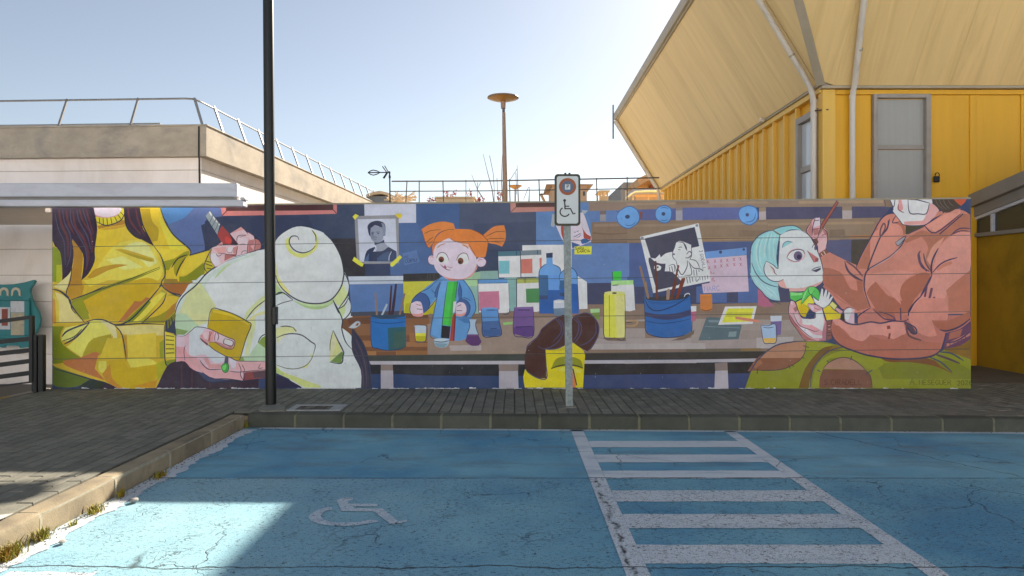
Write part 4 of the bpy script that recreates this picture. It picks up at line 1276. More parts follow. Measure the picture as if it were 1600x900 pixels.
Q s 3d4663 7 745,572 790,545 850,530
Q s 3d4663 7 640,140 720,190 770,270 820,380 860,500 878,620 870,690
Q p 4a4a66 385,765 500,775 520,900 410,910
K p 4a4a66 80,700 165,705 175,800 110,800
# raised hand with pencil
K p a34a34 540,15 552,30 430,225 410,240 415,205
K s 5a3a48 5 540,15 415,205
K s 5a3a48 5 552,30 425,235
K p dba8ac 300,255 340,180 370,150 405,155 410,220 400,290 440,230 465,270 460,350 450,400 395,430 385,380 350,320
K p e8cdd4 365,155 405,150 408,210 350,230
K p b8736e 305,255 340,185 345,260 340,300
K p b06a68 345,240 395,235 400,280 360,290
K p dcb4b6 385,360 450,290 460,350 440,400 400,430
K p b87470 430,230 465,265 460,300 430,260
K p 6b4a3c 345,320 380,310 395,340 370,380
K s 4a3050 5 340,180 300,255 350,320 385,370 390,430
K s 4a3050 5 370,150 350,220 345,290
K s 4a3050 5 408,160 410,220 385,320
K s 4a3050 5 425,230 460,265 465,330 450,395
K s 4a3050 4 360,175 400,170
K s 8a4a50 4 350,240 400,235
K s 8a4a50 4 420,290 455,275
K p 8a5a4c 395,430 450,395 472,420 460,450 410,465
K s e0c0b8 5 415,430 430,450
K s e0c0b8 5 435,412 450,440
# ---- woman in salmon: overalls first, then jacket
L p 82801f -180,830 -130,690 -60,590 60,500 200,470 420,470 560,500 900,590 1200,600 1600,430 1600,835 -180,835
L p 8f8c25 300,470 500,490 420,560 300,540
L p 75741c 850,640 1400,620 1590,700 1590,760 900,760
L p 6b4a1c 450,510 560,500 460,560 380,640 330,760 320,830 240,830 290,680 380,560
L p 7d611c 520,495 590,515 470,580 400,630 470,540
L p 76741e 330,830 360,680 440,580 560,520 560,600 430,640 380,720 350,830
L p 8a8722 340,830 370,680 450,590 620,540 900,600 900,650 820,700 640,600 480,600 420,700 400,830
L p 7d4f2a 880,600 1250,600 1350,660 1430,710 1440,720 1300,660 1100,630 950,630
L p 7a5626 1360,530 1590,440 1590,610 1480,570
L p b07a5a -120,640 -60,580 60,505 180,472 300,475 280,560 240,600 -90,600
L p 8a5a42 -160,700 -90,598 260,596 200,650 100,690 -60,695
L p a0633f -120,640 -60,610 -40,640 -100,680
L s 4a4a60 8 -180,830 -130,690 -60,590 60,500 200,470 300,465
L s 5a4a3c 6 300,475 285,560 240,620 130,680 0,695 -100,690
L s 5a4a3c 5 275,500 320,515
L s 5a4a3c 5 260,590 285,600
L s 5a4a3c 5 160,650 175,680
L s 5a4a3c 5 190,650 200,665
L s 5a4a3c 6 -80,680 -85,720
L p a87a62 430,680 470,640 520,605 580,592 660,610 720,650 760,690
L p 7d5340 400,830 405,750 430,685 762,688 800,740 812,830
L s 5a4a3c 6 760,690 800,740 815,830
L s 5a4a3c 6 430,680 480,630 560,595 640,600 710,640 760,690
L s 4a4a60 6 655,580 645,615
L s 4a4a60 6 815,690 765,725
L s 4a4a60 6 460,615 475,635
L s 4a4a60 6 385,690 410,705
L s 4a4a60 8 330,830 345,700 400,610 480,540 590,510
L t 5a3c30 440,806 40 0 6 S.CIRADELL
L t 57591c 1110,806 54 0 6 A.
L t 57591c 1182,806 38 0 6 MESEGUER
L t 4f521c 1480,812 36 -4 6 2026
# jacket
K p c97a66 690,540 740,430 860,180 930,130 970,120 1000,130 1060,190 1100,210 1220,215 1380,100 1510,90 1580,130 1580,900 700,900 500,760 430,650 430,540 410,460 480,420 600,480 690,520
L p b8695a 430,30 480,40 560,130 680,200 800,200 1100,260 1580,260 1590,300 1500,370 1390,400 1370,480 1340,540 1240,590 1000,605 800,580 640,530 540,490 490,400 490,320 540,290 700,330 700,240 800,200 640,190 450,60
K p ab6048 430,540 500,550 580,590 640,700 700,720 690,640 740,640 750,740 800,850 700,880 600,800 450,680 430,650
K p b5694f 690,550 790,550 830,330 880,290 840,200 880,170 760,400
K p d0826f 800,320 850,250 930,190 1010,190 1060,220 1060,300 950,470 800,540
K p b0654a 980,190 1060,190 1075,260 1060,290 1040,220
K p b0674d 1060,330 1200,250 1310,270 1500,130 1580,130 1580,250 1450,270 1330,380 1290,500 1270,580 1230,480 1250,380 1200,300 1080,350
K p d18a74 1240,480 1290,370 1380,300 1330,400 1280,540
K p d4897a 1290,560 1340,380 1480,270 1580,270 1580,560 1440,700 1380,780 1400,880 1100,900 1150,800 1200,740 1280,600
K p ab5d44 770,740 790,690 840,650 900,720 940,760 1050,800 1030,720 1080,640 1200,580 1270,590 1240,680 1150,780 1100,880 1040,900 850,880
K p cf8472 760,600 1000,560 1150,580 1060,650 1030,740 1040,830 980,770 920,700 840,650 790,700 770,740
K p b8694f 1390,720 1480,640 1580,560 1580,880 1400,880 1410,800
K s c4755c 20 1320,560 1380,520 1440,500
K p 4f4a38 1075,210 1220,215 1100,280 1075,280
K s 5a4a5c 7 1090,280 1140,255 1230,215
K p d78a76 1230,215 1390,120 1500,85 1505,120 1310,265
K p d0826e 1350,100 1505,80 1480,120 1390,110
K s 3f3a58 8 1225,215 1310,268 1505,120
K s 3f3a58 7 1220,215 1310,155 1380,105
K s 3f3a58 7 1525,120 1340,280
K s 3f3a58 7 1580,235 1500,235 1440,275
K s 3f3a58 6 1580,258 1500,255 1420,290
K p d08068 975,190 1000,135 1035,185
K s 3f3a58 6 1000,135 972,190 1040,180
K s 3f3a58 8 690,540 730,440 800,310 870,180 920,130 975,115
K s 4a4258 9 890,280 860,340 800,490 770,580
K s 6b4a50 9 940,170 930,230 880,295 880,240 905,195 915,230 880,300
K s 3f3a58 7 950,160 930,240 890,280
K p a4a4ac 995,345 1060,305 1080,310 1025,375
K s 4a4a5c 5 995,345 1060,300 1078,300 1020,370 995,345
K s 3f3a58 9 1075,300 1040,370 960,450 860,510 780,560 755,620 755,720 800,850
K s b9a5ac 4 1040,380 960,455 860,515 790,555
K s 6b4a50 12 1190,410 1175,450 1200,530 1260,570
K s 5f4660 13 1180,430 1190,500 1240,570
K s 6b4a50 10 1215,430 1230,500 1265,560
K s 3f3a58 11 1330,390 1290,470 1275,540 1280,600
K s 3f3a58 8 1285,580 1340,520 1400,485 1480,462
K s 4a4060 13 1280,600 1240,680 1190,770
K s 3f3a58 8 1200,760 1140,820 1105,890
L s 3f3a58 8 1200,110 1140,170 1100,230 1100,285
K s 6b4a50 10 600,490 620,560 680,620 740,640
K s 6b4a50 10 610,490 680,540 740,610
K s 4a4058 8 600,500 640,580 740,645
K s 6b4258 12 1240,690 1225,770
K s 6b4258 14 1280,700 1260,790
K s 6b4258 14 1295,770 1310,810
K s 6b4258 8 1330,810 1360,818
L p d07f6e 1110,250 1180,150 1240,130 1380,130 1410,200 1400,300 1280,300 1300,360 1320,420 1260,430 1180,400 1100,300
L p d5887a 500,290 560,290 620,330 700,340 800,320 880,330 970,310 1060,320 1080,400 1020,450 980,450 900,420 800,420 740,465 660,450 600,380 530,340
L p b0624c 500,340 560,350 620,420 700,460 760,465 800,415 880,450 980,450 1080,410 1200,460 1350,480 1330,540 1240,590 1000,600 800,580 640,530 540,490 500,410
L p ab5d44 1280,305 1340,310 1420,300 1580,230 1580,300 1480,370 1380,390 1300,340
L p c06f60 700,250 800,205 1000,290 960,300 900,320 800,310 700,330
L p a55c46 820,210 990,250 1000,300 960,300 880,260
L s 6b4258 8 820,215 870,260 920,295 1000,300
L s 5f4660 7 870,235 960,265 990,298 920,290
L s 3f3a58 8 700,330 705,270 800,205
L s 3f3a58 9 505,290 560,290 620,325 700,335 800,315 880,325 970,308 1060,310 1100,290
L p 5f4a58 1065,310 1120,340 1160,400 1130,410 1090,370
L s 3f3a58 8 1065,310 1150,360 1160,405 1120,400 1065,320
L s 6b4a50 12 1080,330 1100,420 1200,460
L s 8a4a40 20 930,360 955,355
L s 8a4a44 36 940,425 955,428
L s 3f3a58 10 500,300 490,370 510,440 570,500 680,545 800,580 1000,605 1240,592 1340,545 1370,480 1390,400
L s 3f3a58 10 1340,375 1400,385 1500,350 1580,290
L p 6b4660 1400,400 1480,390 1585,310 1590,440 1500,500 1370,525
L p a8604c 1420,400 1520,370 1500,430 1410,455
L p b87460 1395,485 1580,395 1582,420 1395,510
L s 4a4060 8 1395,480 1480,460 1585,390
L s 6b4660 5 1420,480 1425,505
L s 6b4660 5 1450,470 1457,497
L s 6b4660 5 1480,458 1490,488
L s 6b4660 5 1510,445 1522,472
L s 6b4660 5 1540,425 1555,455
L s 4a4a60 10 1330,550 1430,560 1530,620
L s 5a4a50 14 1300,565 1400,600 1500,640
L s 4a4a60 9 1260,590 1350,630 1440,710
L s 5a4460 8 1035,205 1038,300
# wrist of raised arm, right small hand and puppet body
U p d7b8c4 840,400 930,365 990,380 990,595 900,575 850,520
U p d5dde8 850,400 930,370 960,400 930,470 900,560 860,520
U p 3d3228 835,430 850,460 855,560 790,520
U s 3f3a58 7 835,430 880,370 930,360 990,385
U p cfae2c 170,290 370,190 430,290 350,400 300,500 230,460
U p dbbe44 280,310 370,190 420,290 350,330
U p c39c18 210,340 260,330 350,400 290,490 230,450
U s 6a5a24 5 270,320 350,390 290,490
U p cfa92c 550,380 640,330 700,400 800,460 790,520 600,545
U p dcca78 640,325 680,280 745,340 710,395
U s 6a5a24 6 680,280 745,335 715,400
U p dba8ac 720,390 745,365 830,420 800,460
U p 5cc65a 80,145 260,150 340,85 430,75 500,150 490,265 370,190 240,325 250,230 160,280 90,240
U p 8fdc88 90,150 260,155 250,190 100,200
U p 8fdc88 240,300 270,190 330,100 290,230
U p 74d46e 340,90 430,80 420,170 370,180
U s 2f5a40 6 80,145 260,150 340,80 430,75 500,150 490,265 370,185 240,325 280,150
U s 2f5a40 6 340,90 350,150 385,185 430,120
U s 2f5a40 5 160,280 235,240
U p d8dae6 405,215 470,265 490,270 530,95 550,110 550,220 585,110 605,130 595,230 630,140 650,160 630,255 680,200 690,215 640,310 560,370 480,340 430,290
U s 5a5a78 5 405,215 430,290 480,340 560,370 640,310 690,215
U p d8a8ae 335,310 380,315 470,330 530,375 550,420 580,545 600,560 590,830 480,835 300,830 200,700 90,560 60,420 90,270 150,290 210,430 240,500 330,520 430,510 440,440 400,420 350,370
U p d9dee8 250,510 330,525 440,515 450,430 540,400 560,560 540,700 480,660 380,620 260,600
U p d8929a 300,640 380,605 460,650 480,690 430,700
U p ecd8de 220,640 300,650 420,740 560,760 550,790 400,790 320,740
U p b0675f 60,420 90,480 200,640 340,780 480,830 300,830 200,700 90,560
U p e8c4c8 130,470 180,440 230,530 200,600
U p b8707a 540,700 580,560 600,560 590,830 480,835 540,800
U p d9c4d2 85,275 110,270 130,330 100,320
U p a56a68 130,380 180,340 200,400 160,430
U p d9c4d2 360,330 420,350 420,400 390,400
U s 4a3058 8 335,310 400,315 470,330 535,375
U s 4a3058 7 335,310 345,360 400,420 440,440 440,505 400,520 330,520 240,495 160,300 95,268 65,400 90,540 200,700 300,830 420,838 590,835
U s 4a3058 7 130,440 180,560 240,630 350,670 430,700 490,688
U s 4a3058 7 90,470 140,560 200,630 320,740 400,790
U s 4a3058 6 535,375 560,470 590,560
U s 8a4450 6 420,360 470,390 520,380
U p 8a5a52 595,560 660,545 670,800 600,830
U s 5a3a48 6 600,600 665,595
U s 5a3a48 6 600,640 668,635
U s 5a3a48 6 600,680 670,675
U s 5a3a48 6 600,720 670,715
U s 5a3a48 6 600,760 670,755
U s d8a090 8 620,620 650,618
U s d8a090 8 620,670 655,668
# face of woman in salmon
R p dcdfea 225,30 720,30 720,90 800,170 760,240 650,340 590,352 400,350 340,290 260,190 270,150
R p dba6a4 700,90 760,120 805,175 770,235 650,340 580,350 640,260
R p d8928c 390,310 580,300 650,290 640,345 400,350
R p d78c88 335,40 390,40 380,170 340,190 325,150
R p e6d2da 360,40 395,40 385,160
R p dcdfea 720,30 735,60 720,95 690,90 640,60 640,30
R p 4f4238 720,30 1130,30 1100,80 1050,130 950,190 900,205 850,195 790,150 730,90
R s 6a6058 7 760,40 790,110 860,170
R s 6a6058 7 800,40 840,120 900,170
R s 6a6058 7 850,40 880,110 930,160
R s 6a6058 6 910,40 930,90 980,130
R p c24a26 960,30 1135,30 1110,80 1060,125 1000,75
R s 3f3a58 9 440,50 550,55 700,95
R s 3f3a58 10 440,50 460,205 560,218 655,215 690,100
R s 3f3a58 8 290,40 270,140 230,50
R s 8a4a50 9 330,100 325,160 360,190 395,205
R s 3f3a58 7 255,180 340,290 400,350 590,355 650,342 720,290
R s 4a4a4c 6 165,40 175,130
R p c67860 790,195 840,190 850,215 740,270 700,300 760,240
'''
# ------------------------------------------------------------------ the painted wall
CROPS = {'A': (80, 310, 5), 'B': (80, 440, 5), 'C': (320, 310, 5), 'D': (320, 440, 5), 'E': (540, 310, 5), 'F': (540, 440, 5), 'G': (760, 310, 5), 'H': (760, 440, 5),
         'I': (980, 310, 5), 'J': (980, 440, 5), 'K': (1200, 310, 5), 'L': (1200, 440, 5), 'M': (630, 340, 8.18), 'N': (630, 430, 7.5), 'O': (320, 320, 9), 'Q': (1160, 340, 6.925),
         'R': (1360, 305, 7.5), 'T': (270, 510, 9.473), 'U': (1225, 440, 9), 'V': (550, 335, 11.25), 'W': (1000, 340, 7.5), 'X': (1080, 375, 10), 'Y': (860, 330, 10), 'Z': (0, 0, 1)}
GLYPH = {'A': '0,0 .5,1 1,0|.2,.4 .8,.4', 'C': '1,.85 .6,1 .2,.9 0,.5 .2,.1 .6,0 1,.15', 'D': '0,0 0,1 .6,.95 1,.5 .6,.05 0,0', 'E': '1,1 0,1 0,0 1,0|0,.5 .8,.5', 'G': '1,.85 .5,1 .1,.8 0,.4 .3,0 .8,.05 1,.4 .6,.4',
         'I': '.5,0 .5,1', 'J': '.2,1 1,1|.7,1 .7,.2 .4,0 .1,.15', 'L': '0,1 0,0 1,0', 'M': '0,0 0,1 .5,.4 1,1 1,0', 'O': '.5,1 .1,.8 0,.5 .1,.2 .5,0 .9,.2 1,.5 .9,.8 .5,1', 'P': '0,0 0,1 .7,1 1,.75 .7,.5 0,.5',
         'R': '0,0 0,1 .7,1 1,.75 .7,.5 0,.5|.4,.5 1,0', 'S': '1,.85 .5,1 .1,.85 .2,.6 .8,.45 1,.2 .6,0 0,.12', 'U': '0,1 0,.2 .4,0 .8,.1 1,.3 1,1', 'X': '0,0 1,1|0,1 1,0', '.': '.3,0 .45,.1', '0': '.5,1 .1,.8 0,.5 .1,.2 .5,0 .9,.2 1,.5 .9,.8 .5,1',
         '2': '0,.8 .4,1 .9,.85 .9,.6 0,0 1,0', '6': '.9,.95 .4,.8 .05,.35 .3,0 .8,.05 .95,.35 .6,.5 .1,.35', 'T': '0,1 1,1|.5,1 .5,0', 'F': '0,0 0,1 1,1|0,.5 .8,.5'}
def spline(p, closed=False, n=4):
    if len(p) < 3: return p
    out = []; k = len(p)
    for i in range(k if closed else k - 1):
        a, b, c, d = (p[(i - 1) % k], p[i], p[(i + 1) % k], p[(i + 2) % k]) if closed else (p[max(i - 1, 0)], p[i], p[i + 1], p[min(i + 2, k - 1)])
        for t in range(n):
            t = t / n; t2, t3 = t * t, t * t * t
            out.append(tuple(.5 * (2 * b[j] + (c[j] - a[j]) * t + (2 * a[j] - 5 * b[j] + 4 * c[j] - d[j]) * t2 + (3 * b[j] - a[j] - 3 * c[j] + d[j]) * t3) for j in (0, 1)))
    if not closed: out.append(p[-1])
    return out
shapes = []                                             # (colour, polygon in photo pixels), back to front
def stroke(col, pts, w, taper=True):
    m = len(pts)
    if m < 2: return
    L, R = [], []
    for i in range(m):
        a, b = pts[max(i - 1, 0)], pts[min(i + 1, m - 1)]; dx, dy = b[0] - a[0], b[1] - a[1]; l = math.hypot(dx, dy) or 1
        t = i / (m - 1); ww = w / 2 * (.45 + .55 * min(1, 4 * min(t, 1 - t)) if taper and m > 3 else 1)
        L.append((pts[i][0] - dy / l * ww, pts[i][1] + dx / l * ww)); R.append((pts[i][0] + dy / l * ww, pts[i][1] - dx / l * ww))
    for i in range(m - 1): shapes.append((col, [L[i], L[i + 1], R[i + 1], R[i]]))
def autosmooth(p):
    """rounds the shallow corners of a closed outline and keeps the sharp ones"""
    k = len(p); out = []
    sharp = []
    for i in range(k):
        a, b, c = p[i - 1], p[i], p[(i + 1) % k]
        u = (b[0] - a[0], b[1] - a[1]); v = (c[0] - b[0], c[1] - b[1]); lu = math.hypot(*u); lv = math.hypot(*v)
        sharp.append(lu < 1e-6 or lv < 1e-6 or (u[0] * v[0] + u[1] * v[1]) / (lu * lv) < .62)
    for i in range(k):
        b, c = p[i], p[(i + 1) % k]; a = p[i - 1] if not sharp[i] else b; d = p[(i + 2) % k] if not sharp[(i + 1) % k] else c
        if sharp[i] and sharp[(i + 1) % k]: out.append(b); continue
        for t in (0, .34, .67):
            t2, t3 = t * t, t * t * t
            out.append(tuple(.5 * (2 * b[j] + (c[j] - a[j]) * t + (2 * a[j] - 5 * b[j] + 4 * c[j] - d[j]) * t2 + (3 * b[j] - a[j] - 3 * c[j] + d[j]) * t3) for j in (0, 1)))
    return out
for ln in MURAL.strip().split('\n'):
    if ln.startswith('#') or not ln.strip(): continue
    q = ln.split(); ox, oy, sc = CROPS[q[0]]; op, col = q[1], q[2]
    if op in 'pc':
        pts = [tuple(float(v) for v in s.split(',')) for s in q[3:]]; pts = [(ox + u / sc, oy + v / sc) for u, v in pts]
        shapes.append((col, autosmooth(pts) if len(pts) > 4 else pts))
    elif op in 'sl':
        w = float(q[3]) / sc * 1.3; pts = [tuple(float(v) for v in s.split(',')) for s in q[4:]]; pts = [(ox + u / sc, oy + v / sc) for u, v in pts]
        stroke(col, spline(pts) if op == 's' else pts, w)
    elif op == 'e':
        cx, cy = (float(v) for v in q[3].split(',')); rx, ry = (float(v) for v in q[4].split(',')); a0 = math.radians(float(q[5])) if len(q) > 5 else 0
        e = []
        for i in range(14):
            a = i * math.pi / 7; u, v = rx * math.cos(a), ry * math.sin(a); e.append((ox + (cx + u * math.cos(a0) - v * math.sin(a0)) / sc, oy + (cy + u * math.sin(a0) + v * math.cos(a0)) / sc))
        shapes.append((col, e))
    elif op == 't':
        cx, cy = (float(v) for v in q[3].split(',')); h = float(q[4]); a0 = math.radians(float(q[5])); w = float(q[6]) / sc; txt = ''.join(q[7:]); adv = 0
        for ch in txt:
            gw = h * (.2 if ch in '.I' else .62)
            for st in GLYPH[ch].split('|'):
                pp = []
                for s in st.split(' '):
                    u, v = (float(t) for t in s.split(',')); u = adv + u * gw; v = -v * h
                    pp.append((ox + (cx + u * math.cos(a0) - v * math.sin(a0)) / sc, oy + (cy + u * math.sin(a0) + v * math.cos(a0)) / sc))
                stroke(col, pp, w, False)
            adv += gw + h * .22
rs = random.Random(5)                                   # the ragged unpainted strip left along the foot of the wall
x = 81
while x < 1518:
    l = rs.uniform(2, 16); d = rs.choice((-1, -1, rs.uniform(-.3, .5), rs.uniform(0, 1.5)))
    if d > 0: shapes.append(('c9cdd2', [(x, 608.5), (x, 606.8 - d), (x + l * .3, 606.2 - d), (x + l * .7, 606.9 - d * .6), (x + l, 606.6 - d), (x + l, 608.5)]))
    x += l
for i in range(90):                                     # chipped spots, mostly low on the wall
    cx_, cy_ = rs.uniform(84, 1514), 606 - abs(rs.gauss(0, 45)) if i < 55 else rs.uniform(325, 600); r_ = rs.uniform(.3, .9); k_ = rs.randint(4, 6)
    shapes.append((rs.choice(('a4a6a6', '8d9092', 'b9bbba', '6d6f70')), [(cx_ + r_ * rs.uniform(.5, 1.5) * math.cos(6.283 * q_ / k_), cy_ + r_ * rs.uniform(.4, 1.2) * math.sin(6.283 * q_ / k_)) for q_ in range(k_)]))
for i in range(26):                                     # thin drips
    cx_, cy_ = rs.uniform(84, 1514), rs.uniform(380, 590); l_ = rs.uniform(3, 12)
    shapes.append((rs.choice(('6d7076', '8d9092', '5a5040')), [(cx_, cy_), (cx_ + .35, cy_), (cx_ + .2, cy_ + l_)]))
X0, X1 = 81.5, 1517.0
def edge(k, x):                                         # the sloping joint lines between the courses
    a, b = ((323.5, 311.0), (386.0, 367.5), (445.2, 427.2), (504.0, 487.0), (561.2, 545.3), (609.0, 609.0))[k]; t = (x - X0) / (X1 - X0); return a + (b - a) * t
YW = 9.38; GAP = .42
cdt_v = []; cdt_f = []
def addpoly(p):
    a = sum(p[i][0] * p[(i + 1) % len(p)][1] - p[(i + 1) % len(p)][0] * p[i][1] for i in range(len(p)))
    if abs(a) < .05: a = 0
    p = p[::-1] if a < 0 else p; n = len(cdt_v)
    cdt_v.extend(Vector(q) for q in p); cdt_f.append(list(range(n, n + len(p)))); return a != 0
for k in range(5):
    t, b = (0 if k == 0 else GAP), (0 if k == 4 else -GAP)
    addpoly([(X0, edge(k, X0) + t), (X1, edge(k, X1) + t), (X1, edge(k + 1, X1) + b), (X0, edge(k + 1, X0) + b)])
for col, p in shapes: addpoly(p)
ov, oe, of, _, _, off = delaunay_2d_cdt(cdt_v, [], cdt_f, 1, 1e-4, True)
KC = 1.3
import colorsys
def ink(h):
    r, g_, b = (int(h[i:i + 2], 16) / 255 for i in (0, 2, 4)); hh, s, v = colorsys.rgb_to_hsv(r, g_, b)
    k = KC
    if .09 < hh < .19 and s > .42:
        r, g_, b = colorsys.hsv_to_rgb(hh + .012, s, v); return tuple(min(lin(x) * k * 1.25, .92) for x in (r, g_, b))
    if (hh < .075 or hh > .97) and s > .3 and v > .55:
        r, g_, b = colorsys.hsv_to_rgb(hh, s * .86, v); return tuple(min(lin(x) * k * 1.04, .92) for x in (r, g_, b))
    return hexc(h, k)
pal = [None] * 5 + [ink(c) for c, _ in shapes]
import numpy as np
cen = np.array([[sum(ov[i][j] for i in f) / len(f) for j in (0, 1)] for f in of])
course = np.full(len(of), -1); topm = np.full(len(of), -1)
def inside(poly, P):                                    # non-zero winding test of many points at once
    q = np.array([tuple(v)[:2] for v in poly]); wn_ = np.zeros(len(P), int)
    for (xa, ya), (xb, yb) in zip(q, np.roll(q, -1, 0)):
        side = (xb - xa) * (P[:, 1] - ya) - (P[:, 0] - xa) * (yb - ya)
        wn_ += ((ya <= P[:, 1]) & (yb > P[:, 1]) & (side > 0)).astype(int) - ((ya > P[:, 1]) & (yb <= P[:, 1]) & (side < 0)).astype(int)
    return wn_ != 0
for j, ff in enumerate(cdt_f):
    poly = [cdt_v[i] for i in ff]; xs_ = [v[0] for v in poly]; ys_ = [v[1] for v in poly]
    sel = np.nonzero((cen[:, 0] >= min(xs_)) & (cen[:, 0] <= max(xs_)) & (cen[:, 1] >= min(ys_)) & (cen[:, 1] <= max(ys_)))[0]
    if len(sel) == 0: continue
    sel = sel[inside(poly, cen[sel])]
    if j < 5: course[sel] = j
    else: topm[sel] = j
per = [([], []) for _ in range(5)]
for i, f in enumerate(of):
    if course[i] >= 0 and topm[i] >= 0: per[course[i]][0].append(f); per[course[i]][1].append(int(topm[i]))
m = NT('mural_paint'); att = m.n('ShaderNodeAttribute', attribute_name='paint')
nb = m.noise(3.0, 6, .65, m.scale(m.pos, (1, 1, 1.6))); nf = m.noise(30, 4, .65, m.scale(m.pos, (1, 1, .5))); ng = m.noise(170, 3, .6)
fac = m.math('MULTIPLY', m.ramp(nb, .25, .75, .86, 1.10), m.ramp(nf, .25, .75, .93, 1.06))
sc_ = m.n('ShaderNodeVectorMath', operation='SCALE'); m.link(att.outputs['Color'], sc_.inputs[0]); m.link(fac, sc_.inputs['Scale'])
dust = m.math('MULTIPLY', m.ramp(m.noise(1.4, 6, .7), .45, .75, 0, .10), 1.0)
m.bump(m.math('ADD', m.math('MULTIPLY', ng, .5), nf), .4, .004)
MURAL_M = m.done(m.mix(dust, sc_.outputs[0], (.45, .45, .45)), m.ramp(nf, .3, .7, .55, .72), 0, .35)
wall = thing('mural_wall', 'long low wall covered in a mural of people making puppets', 'wall', (0, YW, .15))
for k in range(5):
    fs, tops = per[k]; used = {}; vs = []; nf_ = []
    for f in fs:
        g_ = []
        for i in f:
            if i not in used: used[i] = len(vs); w = at(ov[i][0], ov[i][1], YW); vs.append(tuple(w))
            g_.append(used[i])
        nf_.append(tuple(g_))
    e = [at(px, py, YW) for px, py in ((X0, edge(k, X0) + (GAP if k else 0)), (X1, edge(k, X1) + (GAP if k else 0)), (X1, edge(k + 1, X1) - (GAP if k < 4 else 0)), (X0, edge(k + 1, X0) - (GAP if k < 4 else 0)))]
    n = len(vs); vs += [tuple(v) for v in e] + [tuple(v + Vector((0, .2, 0))) for v in e]
    sides = [(n, n + 1, n + 5, n + 4), (n + 1, n + 2, n + 6, n + 5), (n + 2, n + 3, n + 7, n + 6), (n + 3, n, n + 4, n + 7), (n + 4, n + 5, n + 6, n + 7)]
    me = bpy.data.meshes.new('wall_panel'); me.from_pydata(vs, [], nf_ + sides); me.update()
    me.materials.append(MURAL_M); me.materials.append(M['raw_wall'])
    ca = me.attributes.new('paint', 'FLOAT_COLOR', 'FACE')
    buf = []
    for t in tops: buf += list(pal[t]) + [1.0]
    buf += [.4, .4, .4, 1.0] * len(sides)
    ca.data.foreach_set('color', buf)
    for i in range(len(nf_), len(nf_) + len(sides)): me.polygons[i].material_index = 1
    # every painted face looks towards the parking bay
    import bmesh
    bm = bmesh.new(); bm.from_mesh(me); bm.faces.ensure_lookup_table()
    flip = [f for i, f in enumerate(bm.faces) if i < len(nf_) and f.normal.y > 0]
    bmesh.ops.reverse_faces(bm, faces=flip); bm.to_mesh(me); bm.free()
    obj('wall_panel', me, None, wall)
core = [at(X0 + 1, 324.5, YW + .012), at(X1 - 1, 312.5, YW + .012), at(X1 - 1, 610, YW + .012), at(X0 + 1, 610, YW + .012)]
obj('wall_core', MB().slab([core[3], core[2], core[1], core[0]], (0, 1, 0), .17), M['core'], wall)
cp = [at(X0 - .5, 323.4, YW + .01), at(X1 + .3, 310.9, YW + .01)]
obj('wall_coping', MB().hexa([cp[0] + Vector((0, 0, .001)), cp[1] + Vector((0, 0, .001)), cp[1] + Vector((0, .2, .001)), cp[0] + Vector((0, .2, .001)), cp[0] + Vector((0, 0, .022)), cp[1] + Vector((0, 0, .022)), cp[1] + Vector((0, .2, .022)), cp[0] + Vector((0, .2, .022))]), M['terrace'], wall)
# ------------------------------------------------------------------ cream building on the left
LB = thing('school_building', 'cream block building with a weathered grey concrete roof band, left behind the wall', 'building', (-5.44, 12.05, -.24), rz=-.0497, local=True)
lv = [3.86 + .24, 3.62 + .24, 3.15 + .24, 2.68 + .24, 2.21 + .24, 1.74 + .24, 1.26 + .24, .80 + .24, .31 + .24, -.05]
for a, b in zip(lv[:-1], lv[1:]):
    obj('wall_panel', MB().cbox(-13, -.17, .15, 19.5, b + .004, a - .004, .006), M['beige'], LB)
obj('wall_core', MB().box(-12.98, -.19, .17, 19.4, -.05, 4.0), M['mortar'], LB)
bd = MB(); bd.hexa([(-13.2, 0, 4.08), (0, 0, 4.08), (0, 20, 4.08), (-13.2, 20, 4.08), (-13.2, 0, 4.61), (0, 0, 4.61), (0, 20, 4.61), (-13.2, 20, 4.61)])
obj('roof_band', bd, M['band'], LB)
obj('roof_coping', MB().cbox(-13.22, .02, -.02, 20.02, 4.611, 4.64, .008), M['band'], LB)
obj('cable', MB().tube([(-.13, -.012, 4.6), (-.13, -.014, 4.08), (-.2, .135, 4.04), (-.19, .138, 3.0)], .014, 6), M['black'], LB)
RR = thing('roof_railing', 'sloping grey steel railing along the roof edge of the cream building', 'railing', (-5.44, 12.05, 4.4), rz=-.0497, local=True)
def rpost(x, y, dx, dy): obj('post', MB().bar((x, y, 0), (x + dx, y + dy, .54), .036, .03), M['rail'], RR)
obj('top_rail', MB().tube([(-13, .22, .52), (-.5, .22, .52), (-.38, .26, .52), (-.32, .36, .51), (-.3, .5, .505), (-.3, 20, .505)], .018, 8), M['rail'], RR, True)
obj('bottom_rail', MB().tube([(-13, .12, .04), (-.9, .12, .05)], .015, 6), M['rail'], RR)
for i in range(9): rpost(-1.42 - i * 1.33, .06, .05, .16)
rpost(-.12, .1, -.24, .17)
for i in range(20): rpost(-.1, .85 + i * .98, -.2, .02)

